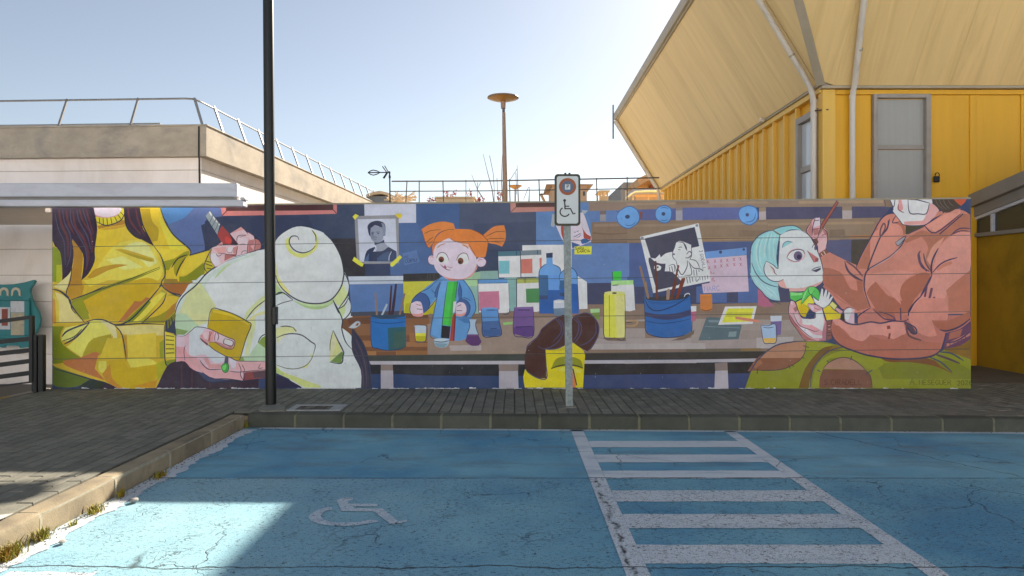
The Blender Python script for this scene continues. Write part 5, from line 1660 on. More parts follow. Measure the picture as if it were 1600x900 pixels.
# canopy over the entrance
CN = thing('entrance_canopy', 'pale grey metal canopy over the entrance beside the mural', 'canopy', (-7, 9.2, 2.7))
xe = at(372, 290, 9.2).x
obj('fascia_board', MB().cbox(-14, xe, 9.15, 9.27, at(0, 307.5, 9.15).z, at(0, 286, 9.15).z, .012), M['white_metal'], CN)
obj('shadow_gap', MB().box(-14, xe - .01, 9.2, 9.26, at(0, 314, 9.2).z, at(0, 306, 9.2).z), M['fascia'], CN)
obj('gutter', MB().cbox(-14, xe + .09, 9.13, 9.30, at(0, 322.5, 9.13).z, at(0, 312, 9.13).z, .01), M['white_metal'], CN)
obj('gutter_end', MB().cbox(xe + .05, xe + .11, 9.14, 9.28, at(0, 312, 9.14).z + .001, at(0, 308, 9.14).z, .006), M['white_metal'], CN)
zs = 2.628
for i in range(16):
    y = 9.40 + i * .172
    obj('soffit_slat', MB().cbox(-14, -6.37, y, y + .12, zs, zs + .03, .008), M['slat'], CN)
obj('cross_beam', MB().cbox(-6.47, -6.385, 9.40, 12.1, zs - .06, zs - .002, .01), M['slat'], CN)

# owl-shaped notice board, on the cream wall
NBY = 12.05
NB = thing('notice_board', 'teal owl-shaped notice board with posters on the cream wall', 'notice board', (at(10, 500, NBY).x, NBY, .3))
def opx(u, v, Y=NBY): return at(u / 3.75, 400 + v / 3.75, Y)
owl = [(-150, 150), (0, 168), (80, 165), (140, 155), (195, 140), (203, 148), (195, 165), (175, 190), (172, 215), (180, 250), (200, 290), (222, 330), (232, 370), (228, 410), (212, 445), (190, 475), (172, 500), (168, 535), (118, 540), (108, 525), (30, 525), (20, 537), (-20, 530), (-130, 530), (-190, 420), (-180, 320), (-140, 240)]
obj('board_body', MB().slab([opx(u, v) for u, v in owl][::-1], (0, 1, 0), .06), M['teal'], NB)
for cx in (22, 92):
    arc = []
    for i in range(13): a = math.pi * i / 12; arc.append((cx + 27 * math.cos(a), 210 - 26 * math.sin(a) + (26 if i in (0, 12) else 0) * 1.0))
    for i in range(13): a = math.pi * (12 - i) / 12; arc.append((cx + 17 * math.cos(a), 224 - 26 * math.sin(a) + (6 if i in (0, 12) else 0)))
    mb = MB()
    for i in range(12): mb.slab([opx(*arc[i], NBY - .012), opx(*arc[i + 1], NBY - .012), opx(*arc[24 - i], NBY - .012), opx(*arc[25 - i], NBY - .012)], (0, 1, 0), .014)
    obj('eye', mb, M['cream'], NB)
fr = [(-150, 245), (180, 245), (180, 480), (-150, 480)]
a, b = opx(-150, 248), opx(180, 478)
for nm, (u0, v0, u1, v1) in (('top', (-150, 245, 182, 260)), ('bottom', (-150, 466, 182, 482)), ('side', (152, 260, 182, 466))):
    p, q = opx(u0, v0), opx(u1, v1); obj('case_frame', MB().cbox(p.x, q.x, NBY - .05, NBY + .01, q.z, p.z, .008), M['teal'], NB)
for (u0, v0, u1, v1, mm_) in ((64, 264, 150, 330, 'paper'), (66, 332, 152, 464, 'paper_warm'), (-40, 300, 60, 430, 'paper'), (14, 310, 48, 408, 'brick_red')):
    p, q = opx(u0, v0), opx(u1, v1); yy = NBY - (.016 if mm_ == 'brick_red' else .010); obj('poster', MB().box(p.x, q.x, yy, NBY - .002, q.z, p.z), M[mm_], NB)

# dark bar gate and its posts
GT = thing('bar_gate', 'dark metal bar gate standing open before the notice board', 'gate', (-6.9, 9.1, -.2))
def gx(u, v, Y): return at(u / 3.75, 400 + v / 3.75, Y)
for (v0, v1, t) in ((380, 352, .05), (500, 478, .06), (568, 545, .06), (635, 608, .06), (705, 678, .06)):
    obj('bar', MB().bar(gx(-160, v0 + (v0 - v1) * .86, 9.12), gx(185, v1 + 6, 9.12), .03, t), M['black'], GT)
obj('bottom_bar', MB().bar(gx(-160, 782, 9.12), gx(185, 738, 9.12), .025, .022), M['black'], GT)
p = gx(187, 350, 9.12); q = gx(187, 735, 9.12); obj('post', MB().cbox(p.x - .024, p.x + .024, 9.09, 9.15, q.z, p.z, .005), M['black'], GT)
GP = thing('gate_post', 'dark twin-legged gate post at the left end of the mural', 'post', (-6.35, 9.15, .15))
for u in (210, 248): p = gx(u, 462, 9.15); q = gx(u, 792, 9.15); obj('leg', MB().cbox(p.x - .034, p.x + .034, 9.11, 9.18, q.z - .02, p.z, .006), M['black'], GP)
p, q = gx(203, 462, 9.15), gx(256, 470, 9.15); obj('top_bar', MB().cbox(p.x, q.x, 9.105, 9.185, q.z, p.z + .003, .004), M['black'], GP)
p = gx(198, 495, 9.14); obj('hinge', MB().tube([(p.x - .04, 9.14, p.z), (p.x + .05, 9.14, p.z)], .02, 8), M['black'], GP)

# ------------------------------------------------------------------ dark lamp post in front of the mural, drain, sign
PL = thing('lamp_post', 'tall dark green lamp post in front of the mural', 'lamp post', (-2.9, 8.1, .15))
b0 = Vector((at(423.5, 631, 8.1).x, 8.1, .15)); tp = at(419, 0, 8.1)
top = b0 + (tp - b0) * 1.5
obj('pole', MB().tube([b0, b0 + (top - b0) * .5, top], [.062, .0605, .058], 20), M['pole'], PL, True)
obj('access_door', MB().cbox(b0.x + .036, b0.x + .076, 8.03, 8.13, at(0, 507, 8.1).z, at(0, 479, 8.1).z, .006), M['pole'], PL)
obj('arm', MB().tube([top, top + Vector((-.1, .0, .25)), top + Vector((-.9, 0, .4))], .03, 10), M['pole'], PL, True)
obj('lamp_head', MB().cbox(top.x - 1.35, top.x - .8, 8.0, 8.2, top.z + .36, top.z + .46, .03), M['pole'], PL)
f0 = [gp(u, v, .152) for u, v in ((404, 640), (410, 634), (422, 631), (436, 632), (446, 636), (444, 641), (425, 643), (408, 643))]
obj('footing', MB().slab([(p.x, p.y, .10) for p in f0][::-1], (0, 0, 1), .062), M['pad'], PL)
DR = thing('drain_grate', 'rusty drain grate in a pale frame set in the pavement by the kerb', 'drain', (-2.35, 7.86, .15))
c4 = [gp(446.5, 641.2, .156), gp(530, 641.8, .156), gp(539, 632.2, .156), gp(459, 632, .156)]
x0, x1, y0, y1 = c4[0].x, c4[1].x, c4[0].y + .01, c4[3].y
for nm, (a, b, c_, d_) in (('frame', (x0, x1, y0, y0 + .035)), ('frame', (x0, x1, y1 - .045, y1)), ('frame', (x0, x0 + .075, y0 + .036, y1 - .046)), ('frame', (x1 - .14, x1, y0 + .036, y1 - .046))):
    obj(nm, MB().cbox(a, b, c_, d_, .1, .158, .004), M['drain_frame'], DR)
obj('pit', MB().box(x0 + .05, x1 - .1, y0 + .02, y1 - .03, .1, .132), M['sign_black'], DR)
n = 11
for i in range(n):
    xx = x0 + .085 + (x1 - x0 - .235) * i / (n - 1); obj('bar', MB().box(xx - .013, xx + .013, y0 + .037, y1 - .047, .125, .15), M['rust'], DR)

SG = thing('parking_sign', 'grey-poled sign with a no-parking disc and a wheelchair symbol', 'sign', (.65, 8.0, .15))
pb = at(889.5, 634, 8.0); pt = at(886, 350, 8.0)
ph = pb + (pt - pb) * 1.24
obj('pole', MB().bar(pb - Vector((0, 0, .05)), ph, .082, .05), M['galv'], SG)
obj('base_collar', MB().lathe([(.09, .14), (.085, .158), (.05, .16)], (pb.x, 8.0, 0), 14), M['pad'], SG)
YP = 7.955
def rrect(px0, py0, px1, py1, r, n=5):
    out = []
    for cx, cy, a0 in ((px1 - r, py0 + r, -90), (px1 - r, py1 - r, 0), (px0 + r, py1 - r, 90), (px0 + r, py0 + r, 180)):
        for i in range(n + 1): a = math.radians(a0 + 90 * i / n); out.append((cx + r * math.cos(a), cy + r * math.sin(a)))
    return out
def plate(name, pts, m_, y, t, par=SG): return obj(name, MB().slab([at(u, v, y) for u, v in pts], (0, 1, 0), t), M[m_], par)
plate('border', rrect(866.6, 271.9, 906.8, 352.6, 5), 'sign_border', YP - .004, .03)
plate('plate', rrect(870.0, 275.2, 903.6, 349.3, 3.4), 'sign_white', YP - .008, .006)
def circ(cx, cy, r, n=28): return [(cx + r * math.cos(2 * math.pi * i / n), cy + r * math.sin(2 * math.pi * i / n)) for i in range(n)]
plate('disc', circ(886.8, 291.5, 13.4), 'sign_ring', YP - .011, .004)
plate('disc_field', circ(886.8, 291.5, 9.1), 'sign_blue', YP - .014, .004)
plate('letter_field', rrect(882.8, 287.8, 891.0, 296.2, .6), 'sign_white', YP - .017, .004)
def spx(u, v): return (840 + u / 8.333, 260 + v / 8.333)
def sstroke(name, pts, w, m_='sign_black', y=YP - .0105, t=.003, par=SG):
    mb = MB(); k = len(pts); L, R = [], []
    for i in range(k):
        a, b = pts[max(i - 1, 0)], pts[min(i + 1, k - 1)]; dx, dy = b[0] - a[0], b[1] - a[1]; l = math.hypot(dx, dy) or 1
        L.append((pts[i][0] - dy / l * w / 2, pts[i][1] + dx / l * w / 2)); R.append((pts[i][0] + dy / l * w / 2, pts[i][1] - dx / l * w / 2))
    for i in range(k - 1): mb.slab([at(*q, y) for q in (L[i], R[i], R[i + 1], L[i + 1])], (0, 1, 0), t)
    return obj(name, mb, M[m_], par)
sstroke('letter', [spx(383, 285), spx(383, 240), spx(398, 238), spx(406, 250), spx(398, 262), spx(383, 264)], .9, y=YP - .0195)
arc = [spx(355 + 62 * math.cos(math.radians(a)), 592 - 58 * math.sin(math.radians(a))) for a in range(118, 335, 12)]
sstroke('wheel', arc, 1.9)
sstroke('torso', [spx(350, 450), spx(355, 500), spx(357, 551)], 2.0)
sstroke('arm', [spx(350, 518), spx(412, 518)], 1.6)
sstroke('leg', [spx(350, 550), spx(428, 550), spx(462, 618), spx(492, 610)], 2.0, y=YP - .0112)
plate('head', circ(*spx(352, 443), 2.2, 14), 'sign_black', YP - .0118, .004)
for u in (362, 416): p = at(*spx(u, 93), YP); obj('bracket', MB().cbox(p.x - .012, p.x + .012, YP, YP + .03, p.z - .015, p.z + .01, .003), M['sign_border'], SG)
# ------------------------------------------------------------------ big yellow building with flared cladding
YC, XW, ZT = 12.0, 5.466, 5.0
EX, EYY, EZ, YF = 3.78, 10.2, 7.62, 25.2
YB = thing('yellow_building', 'large yellow building with outward-leaning cream cladding above', 'building', (XW + 3, YC + 5, 0))
obj('wall', MB().box(XW + .03, 22, YC + .03, YF, -.1, ZT + .02), M['yellow'], YB, label='plain yellow wall core behind the panels')
# left side: panels between standing battens
ys = [YC + 1.12 + i * .575 for i in range(21)]
for i, y in enumerate(ys):
    obj('wall_panel', MB().box(XW + .012, XW + .03, y, y + .570, 0, ZT - .06), M['yellow_pale'], YB)
    obj('batten', MB().cbox(XW - .07, XW + .011, y - .028, y + .028, 0, ZT - .05, .006), M['yellow_pale'], YB)
obj('head_trim', MB().cbox(XW - .09, XW + .02, YC + .02, YF, ZT - .05, ZT + .05, .008), M['yellow_pale'], YB)
obj('flashing', MB().cbox(XW - .13, XW + .02, YC - .1, YF, ZT + .052, ZT + .1, .006), M['trim'], YB)
# corner post and front panels
obj('corner_post', MB().cbox(XW - .06, XW + .17, YC - .02, YC + .155, 0, ZT - .005, .006), M['yellow_pale'], YB)
fx = [XW + .175, 6.27, 7.30, 8.05, 8.95, 9.85, 10.75, 11.65, 12.6]
for a, b in zip(fx[:-1], fx[1:]):
    if abs(a - 6.27) < .01:
        obj('wall_panel', MB().box(a, b, YC + .01, YC + .03, 0, 2.7), M['yellow'], YB); continue
    obj('wall_panel', MB().box(a + .004, b - .004, YC + .006, YC + .03, 0, ZT - .1), M['yellow'], YB)
for xx in (8.05, 8.95, 9.85, 10.75, 11.65): obj('batten', MB().cbox(xx - .055, xx + .055, YC - .018, YC + .005, 0, ZT - .1, .005), M['yellow'], YB)
obj('head_trim', MB().cbox(XW + .172, 13, YC - .03, YC + .02, ZT - .095, ZT - .01, .006), M['yellow'], YB)
obj('flashing', MB().cbox(XW - .1, 13, YC - .1, YC + .02, ZT - .002, ZT + .05, .006), M['trim'], YB)
# front window, with two panes
wx0, wx1, wz1, wz0 = 6.285, 7.29, 4.91, 2.75
wf = MB(); 
for a, b, c_, d_ in ((wx0, wx0 + .07, wz0, wz1), (wx1 - .085, wx1, wz0, wz1), (wx0 + .071, wx1 - .086, wz1 - .07, wz1), (wx0 + .071, wx1 - .086, wz0, wz0 + .07)): wf.cbox(a, b, YC - .06, YC + .06, c_, d_, .006)
W1 = obj('window', wf, M['window_frame'], YB)
for z0, z1 in ((4.03, 4.83), (2.83, 3.94)):
    obj('pane', MB().box(wx0 + .072, wx1 - .087, YC + .025, YC + .035, z0, z1), M['shutter'], W1)
obj('transom', MB().cbox(wx0 + .072, wx1 - .087, YC - .01, YC + .04, 3.945, 4.025, .005), M['window_frame'], W1)
# side window near the corner
sf = MB(); sy0, sy1, sz1, sz0 = 12.17, 13.05, 4.72, 2.75
for a, b, c_, d_ in ((sy0, sy0 + .08, sz0, sz1), (sy1 - .1, sy1, sz0, sz1), (sy0 + .081, sy1 - .101, sz1 - .12, sz1), (sy0 + .081, sy1 - .101, sz0, sz0 + .08)): sf.cbox(XW - .1, XW + .05, a, b, c_, d_, .006)
W2 = obj('window', sf, M['window_frame'], YB)
wp = NT('sky_toned_pane'); M['pane'] = wp.done((.62, .66, .70), .05, 0, 1.0)  # pale base colour stands in for the bright sky in the glass
for z0, z1 in ((3.78, 4.59), (2.84, 3.66)): obj('pane', MB().box(XW - .015, XW + .005, sy0 + .082, sy1 - .102, z0, z1), M['pane'], W2)
obj('transom', MB().cbox(XW - .06, XW + .02, sy0 + .082, sy1 - .102, 3.665, 3.775, .005), M['window_frame'], W2)
lk = MB().tube([(7.36, YC - .05, 3.47), (7.37, YC - .06, 3.52), (7.40, YC - .06, 3.53), (7.43, YC - .06, 3.5), (7.43, YC - .05, 3.45)], .008, 6)
LK = obj('padlock', lk, M['black'], YB); obj('lock_body', MB().cbox(7.34, 7.44, YC - .075, YC - .02, 3.36, 3.47, .015), M['black'], LK)
# flared cladding: separate sheets with raised seams
nL = Vector((-(EZ - ZT), 0, -(XW - EX))).normalized(); nF = Vector((0, -(EZ - ZT), -(YC - EYY))).normalized()
def left_pt(y, s): return Vector((XW - .13 + (EX - XW + .13) * s, y, ZT + .1 + (EZ - ZT - .1) * s))
def front_pt(x, s): return Vector((x, YC - .1 + (EYY - YC + .1) * s, ZT + .05 + (EZ - ZT - .05) * s))
def hip(s): return Vector((XW - .12 + (EX - XW + .12) * s, YC - .1 + (EYY - YC + .1) * s, ZT + .07 + (EZ - ZT - .07) * s))
def hipY(s): return hip(s).y
sheets = []
y = YC + .02; w = .9
# triangular sheet by the hip, then full sheets back to the far end
tri = [hip(.02), hip(1), left_pt(YC - .02, 1), left_pt(YC - .02, .02)]
obj('cladding_sheet', MB().slab(tri, nL, .02), M['flare'], YB)
while y < YF - .05:
    y2 = min(y + w, YF)
    q = [left_pt(y + .0015, 0), left_pt(y + .0015, 1), left_pt(y2 - .0015, 1), left_pt(y2 - .0015, 0)]
    obj('cladding_sheet', MB().slab(q, nL, .02 + random.uniform(-.002, .002)), M['flare'], YB)
    y = y2
xs = XW + .1; w = .67
triF = [hip(.02), front_pt(XW + .1, 0), front_pt(XW + .1, 1), hip(1)]
obj('cladding_sheet', MB().slab(triF, nF, .02), M['flare_front'], YB)
while xs < 13.2:
    q = [front_pt(xs + .0015, 0), front_pt(xs + w - .0015, 0), front_pt(xs + w - .0015, 1), front_pt(xs + .0015, 1)]
    obj('cladding_sheet', MB().slab(q, nF, .02 + random.uniform(-.002, .002)), M['flare_front'], YB)
    xs += w
nh = (nL + nF).normalized()
obj('hip_flashing', MB().bar(hip(0) + nh * .03, hip(1) + nh * .03, .14, .03), M['trim'], YB)
# solid roof body behind the cladding, fascia, gutter and roof
body = MB()
lo = [(XW + .02, YC + .02, ZT), (21.9, YC + .02, ZT), (21.9, YF - .02, ZT), (XW + .02, YF - .02, ZT)]
hi = [(EX + .06, EYY + .06, EZ), (21.9, EYY + .06, EZ), (21.9, YF - .02, EZ), (EX + .06, YF - .02, EZ)]
body.hexa(lo + hi); obj('upper_storey', body, M['flare'], YB)
obj('fascia', MB().cbox(EX - .10, EX + .04, EYY - .10, YF + .05, EZ - .01, EZ + .26, .012), M['trim'], YB)
obj('fascia', MB().cbox(EX + .042, 22, EYY - .10, EYY + .04, EZ - .01, EZ + .26, .012), M['trim'], YB)
obj('eave_lip', MB().cbox(EX - .04, EX + .12, EYY, YF + .02, EZ - .06, EZ - .012, .006), M['trim'], YB)
obj('roof', MB().hexa([(EX + .05, EYY + .05, EZ + .02), (22, EYY + .05, EZ + .02), (22, YF, EZ + .02), (EX + .05, YF, EZ + .02), (EX + 3, EYY + 3, EZ + .9), (20, EYY + 3, EZ + .9), (20, YF - 2, EZ + .9), (EX + 3, YF - 2, EZ + .9)]), M['trim'], YB)
# verge trim and pipe on the far end
obj('verge_trim', MB().bar(left_pt(YF + .06, 0) + nL * .02, left_pt(YF + .06, 1) + nL * .02, .16, .2), M['trim'], YB)
obj('verge_pipe', MB().tube([left_pt(YF - .12, 1) + nL * .09, left_pt(YF - .12, 0) + nL * .09, (XW - .15, YF - .12, ZT - .2), (XW - .15, YF - .12, 2)], .06, 8), M['pipe'], YB, True)
obj('finial_rod', MB().tube([(EX - .14, YF, EZ - .7), (EX - .14, YF, EZ + .55)], .03, 6), M['rail'], YB)
# downpipes
p1 = [(XW - .15, 12.14, 0), (XW - .15, 12.14, 4.80), (XW - .16, 12.14, 4.92), (XW - .22, 12.12, 5.08)] + [tuple(left_pt(12.08 - .1 * s, s) + nL * .1) for s in (.1, .4, .7, 1.0)]
D1 = obj('downpipe', MB().tube(p1, .05, 12), M['pipe'], YB, True)
p2 = [(5.895, YC - .09, 0), (5.895, YC - .09, 4.80), (5.893, YC - .11, 4.92), (5.885, YC - .2, 5.06)] + [tuple(front_pt(5.88 - .5 * s, s) + nF * .1) for s in (.1, .4, .7, 1.0)]
D2 = obj('downpipe', MB().tube(p2, .05, 12), M['pipe'], YB, True)
for D, pts in ((D1, ((XW - .15, 12.14, 4.55), (XW - .15, 12.14, 4.8))), (D2, ((5.895, YC - .09, 4.82),))):
    for p in pts: obj('collar', MB().lathe([(.055, 0), (.057, .01), (.057, .05), (.055, .06)], p, 12), M['pipe'], D)
p = left_pt(12.06, .22) + nL * .1; d = (left_pt(12.0, 1) - left_pt(12.08, 0)).normalized(); obj('collar', MB().tube([p, p + d * .035],  .056, 12), M['trim'], D1)
p = front_pt(5.80, .2) + nF * .1; d = (front_pt(5.4, 1) - front_pt(5.88, 0)).normalized(); obj('collar', MB().tube([p, p + d * .035],  .056, 12), M['trim'], D2)
obj('pipe_bracket', MB().bar((XW - .16, 12.06, 4.64), (XW + .04, 11.97, 4.64), .015, .02), M['rust'], D1)
obj('vent_stub', MB().tube([(XW - .13, 14.6, ZT + .08), (XW - .22, 14.6, ZT + .09)], .045, 8), M['pipe'], YB)

# ------------------------------------------------------------------ low ochre building on the right
OB = thing('low_building', 'low ochre building with a sloping grey fascia and strip windows, far right', 'building', (8.6, 12, 0))
XO = 8.13
obj('wall', MB().box(XO, 11, 7.9, 16, -.1, 2.40), M['ochre'], OB)
obj('sill', MB().cbox(XO - .06, 11, 7.9, 16, 2.402, 2.47, .008), M['fascia'], OB)
def sl(y, z): return z + (12.13 - y) * .165
def slant(x0, x1, y0, y1, z0, z1): return MB().hexa([(x0, y0, sl(y0, z0)), (x1, y0, sl(y0, z0)), (x1, y1, sl(y1, z0)), (x0, y1, sl(y1, z0)), (x0, y0, sl(y0, z1)), (x1, y0, sl(y0, z1)), (x1, y1, sl(y1, z1)), (x0, y1, sl(y1, z1))])
obj('roof_fascia', slant(XO - .16, 11, 7.8, 16, 2.90, 3.12), M['fascia'], OB)
obj('lower_fascia', slant(XO - .07, 11, 7.85, 16, 2.735, 2.895), M['fascia'], OB)
SW = obj('strip_window', slant(XO - .05, XO + .05, 7.9, 16, 2.68, 2.732), M['white_metal'], OB)
for y in (8.45, 10.0, 11.55, 13.1): obj('mullion', MB().box(XO - .045, XO + .04, y, y + .05, 2.472, sl(y, 2.69)), M['white_metal'], SW)
for y0, y1 in ((7.9, 8.448), (8.502, 9.998), (10.052, 11.548), (11.602, 13.098), (13.152, 16)):
    obj('pane', MB().hexa([(XO, y0, 2.472), (XO + .02, y0, 2.472), (XO + .02, y1, 2.472), (XO, y1, 2.472), (XO, y0, sl(y0, 2.70)), (XO + .02, y0, sl(y0, 2.70)), (XO + .02, y1, sl(y1, 2.70)), (XO, y1, sl(y1, 2.70))]), M['dark_glass'], SW)

# ------------------------------------------------------------------ what shows above the wall: terrace, railing, lamps, far houses
struct('terrace', MB().box(-4.2, 5.1, 14.5, 60, -.3, 3.22), M['terrace'])
TR = thing('terrace_railing', 'thin dark railing along the terrace behind the wall', 'railing', (0, 16, 3.22))
def tp_(u, v, Y=16): return at(u, v, Y)
obj('rail', MB().tube([tp_(612, 283.3), tp_(760, 282.8), tp_(1030, 277.6)], .016, 8), M['dark_rail'], TR)
obj('rail', MB().tube([tp_(610, 299), tp_(760, 298.2), tp_(1030, 294.2)], .012, 8), M['dark_rail'], TR)
for u, v, du in ((636, 282, -3), (655, 282, 0), (692, 282, 1.5), (796, 280, 1.5), (842, 280, 2), (932, 278, 1.5), (980, 276.5, 0), (728, 281, 0)):
    a = tp_(u, v); b = tp_(u + du, 320); obj('post', MB().tube([a, (b.x, 16, 3.2)], .013 if u != 728 else .008, 6), M['dark_rail'], TR)
YL = 12.66
SL = thing('street_lamp', 'tall street lamp with a flat round amber head behind the wall', 'street lamp', (at(789, 315, YL).x, YL, 0))
lx = at(788, 300, YL).x; lt = at(786, 155, YL); r = YL / F
obj('pole', MB().tube([(at(789.5, 316, YL).x, YL, 0), (at(789.3, 300, YL).x, YL, at(0, 300, YL).z), (at(787.2, 176, YL).x, YL, at(0, 176, YL).z)], [.05, .047, .031], 14), M['lamp'], SL, True)
obj('neck', MB().tube([(lt.x + .01, YL, at(0, 177, YL).z), (lt.x + .01, YL, at(0, 169, YL).z)], .026, 12), M['dark_rail'], SL)
obj('socket', MB().tube([(lt.x + .005, YL, at(0, 169.5, YL).z), (lt.x, YL, at(0, 158, YL).z)], [.043, .047], 14), M['lamp'], SL, True)
zc = at(0, 154, YL).z
obj('lamp_shade', MB().lathe([(.27, .0), (.293, .012), (.285, .028), (.2, .052), (.08, .066), (.0, .068)], (lt.x, YL, zc), 32), M['lamp'], SL, True)
obj('diffuser', MB().lathe([(.03, -.058), (.10, -.05), (.2, -.022), (.268, -.001)], (lt.x, YL, zc), 32), M['lamp_glass'], SL, True)
YS = 22
S2 = thing('street_lamp', 'small distant lamp with a round flat head just right of the tall lamp', 'street lamp', (at(805, 315, YS).x, YS, 3.2))
lt = at(805, 291, YS)
obj('pole', MB().tube([(lt.x, YS, 3.2), (lt.x, YS, lt.z - .05)], [.03, .022], 8), M['lamp'], S2)
obj('lamp_shade', MB().lathe([(.03, -.1), (.1, -.07), (.22, -.0), (.22, .02), (.05, .04)], lt, 18), M['lamp_glass'], S2, True)
# aerial
YA = 20
AN = thing('tv_antenna', 'spiky black television aerial on a mast left of the terrace railing', 'antenna', (at(610, 310, YA).x, YA, 3.2))
def ap(u, v, dy=0): return at(560 + u / 10, 240 + v / 10, YA + dy)
obj('mast', MB().tube([ap(495, 900), ap(490, 400), ap(485, 280)], .022, 6), M['black'], AN)
obj('boom', MB().tube([ap(150, 298), ap(490, 293)], .016, 6), M['black'], AN)
obj('loop', MB().tube([ap(150, 298), ap(190, 270), ap(230, 258), ap(290, 270), ap(345, 295), ap(290, 322), ap(235, 337), ap(190, 325), ap(150, 298)], .015, 6), M['black'], AN)
for (a, b, c_, d_) in ((375, 200, 440, 290), (410, 190, 465, 285), (440, 300, 385, 385), (455, 300, 400, 390)): obj('element', MB().tube([ap(a, b), ap(c_, d_)], .016, 5), M['black'], AN)
obj('clamp', MB().cbox(ap(475, 0).x, ap(505, 0).x, YA - .03, YA + .03, ap(0, 385).z, ap(0, 340).z, .006), M['black'], AN)
obj('joint_box', MB().cbox(ap(470, 0).x, ap(500, 0).x, YA - .03, YA + .03, ap(0, 308).z, ap(0, 278).z, .006), M['black'], AN)
# curved kiosk roof, broken branches beside it
YK = 24
KS = thing('domed_shelter', 'small shelter with a curved copper-coloured roof beside the aerial', 'shelter', (at(600, 315, YK).x, YK, 3.2))
ark = [(572, 304), (582, 300), (594, 298), (606, 301), (618, 307), (632, 315)]
mb = MB()
for (a, b) in zip(ark[:-1], ark[1:]):
    p, q = at(*a, YK), at(*b, YK); mb.hexa([p, p + Vector((0, 3, 0)), q + Vector((0, 3, 0)), q, p + Vector((0, 0, -.1)), p + Vector((0, 3, -.1)), q + Vector((0, 3, -.1)), q + Vector((0, 0, -.1))])
obj('curved_roof', mb, M['pale_wood'], KS)
p, q = at(578, 305.5, YK), at(612, 320, YK); obj('wall', MB().box(p.x, q.x, YK + .15, YK + 2.8, 3.0, p.z), M['house_grey'], KS)
TH = thing('brush_heap', 'tangle of dry tan branches beside the curved shelter roof', 'branches', (at(630, 315, 21).x, 21, 3.2))
rr = random.Random(11)
for i in range(34):
    a = at(rr.uniform(612, 640), rr.uniform(308, 316), 21 + rr.uniform(-.3, .3)); b = a + Vector((rr.uniform(-.35, .35), rr.uniform(-.2, .2), rr.uniform(-.02, .2)))
    obj('branch', MB().tube([a, b], rr.uniform(.012, .03), 5), M['pale_wood'], TH)
# bare saplings
def sapling(label, px, pts_list, Y=18):
    T = thing('bare_sapling', label, 'plant', (at(px, 316, Y).x, Y, 3.2), 'bare saplings behind the railing')
    for k, pts in enumerate(pts_list):
        n_ = len(pts); obj('trunk' if k == 0 else 'branch', MB().tube([at(u, v, Y) for u, v in pts], [.017 * (1 - .7 * i / max(n_ - 1, 1)) if k == 0 else .008 for i in range(n_)], 5), M['bark'], T)
def tw(*p): return [(720 + u / 10, 240 + v / 10) for u, v in p]
sapling('tallest bare sapling leaning left beside the tall street lamp', 771, [tw((520, 800), (490, 560), (420, 300), (350, 10)), tw((525, 770), (520, 500), (505, 300), (450, 30)), tw((575, 620), (565, 380))])
sapling('bare sapling crossing behind the tall lamp pole', 784, [tw((655, 760), (635, 420), (650, 20)), tw((640, 600), (610, 700))])
sapling('forked bare sapling right of the tall lamp pole', 808, [tw((900, 760), (880, 180)), tw((880, 240), (770, 410)), tw((875, 640), (860, 300))])
sapling('low crossed bare sapling well left of the tall lamp', 746, [tw((340, 690), (260, 560), (170, 330)), tw((250, 570), (310, 450)), tw((265, 690), (260, 450)), tw((165, 680), (130, 540))])
sapling('thin bare twig left of the sign plate', 826, [tw((1065, 750), (1075, 520)), tw((980, 720), (1060, 520))])
# red blossoms
def blossom(label, px, cl, Y=17.5):
    T = thing('flowering_shrub', label, 'shrub', (at(px, 316, Y).x, Y, 3.2), 'red blossoming shrubs on the terrace')
    for u, v in cl:
        a = at(u, v, Y); obj('twig', MB().tube([(a.x + .05, Y, 3.2), a], .008, 4), M['bark'], T)
        mb = MB()
        for i in range(14):
            c_ = a + Vector((rr.gauss(0, .035), rr.gauss(0, .035), rr.gauss(0, .03))); n_ = Vector((rr.gauss(0, 1), rr.gauss(0, 1), rr.gauss(0, 1))).normalized(); u_ = n_.orthogonal().normalized() * rr.uniform(.012, .03); w_ = n_.cross(u_)
            mb.quad(c_ - u_, c_ - w_, c_ + u_, c_ + w_)
        obj('blossom', mb, M['flower'], T)
blossom('red blossom sprig rising above the long planter', 703, [(699, 301), (707, 304), (712, 301), (700, 306)])
blossom('low red blossoms left of the long planter', 674, [(669, 313), (676, 313), (681, 312), (672, 311)])
blossom('red blossom cluster right of the planter by crossed saplings', 745, [(730, 303), (736, 303), (748, 309), (746, 313), (750, 312), (755, 311)])
blossom('red blossom cluster just left of the tall lamp pole', 781, [(779, 302), (782, 303), (785, 304), (779, 310)])
# planter on the terrace
PT = thing('long_planter', 'long brown wooden planter on the terrace', 'planter', (at(710, 314, 17).x, 17, 3.2))
p, q = at(681, 309.2, 17), at(741, 314, 17); obj('planter_box', MB().cbox(p.x, q.x, 17, 17.6, 3.2, p.z - .005, .015), M['pale_wood'], PT)
obj('rim', MB().cbox(p.x - .03, q.x + .03, 16.97, 17.63, p.z - .004, p.z + .03, .008), M['pale_wood'], PT)
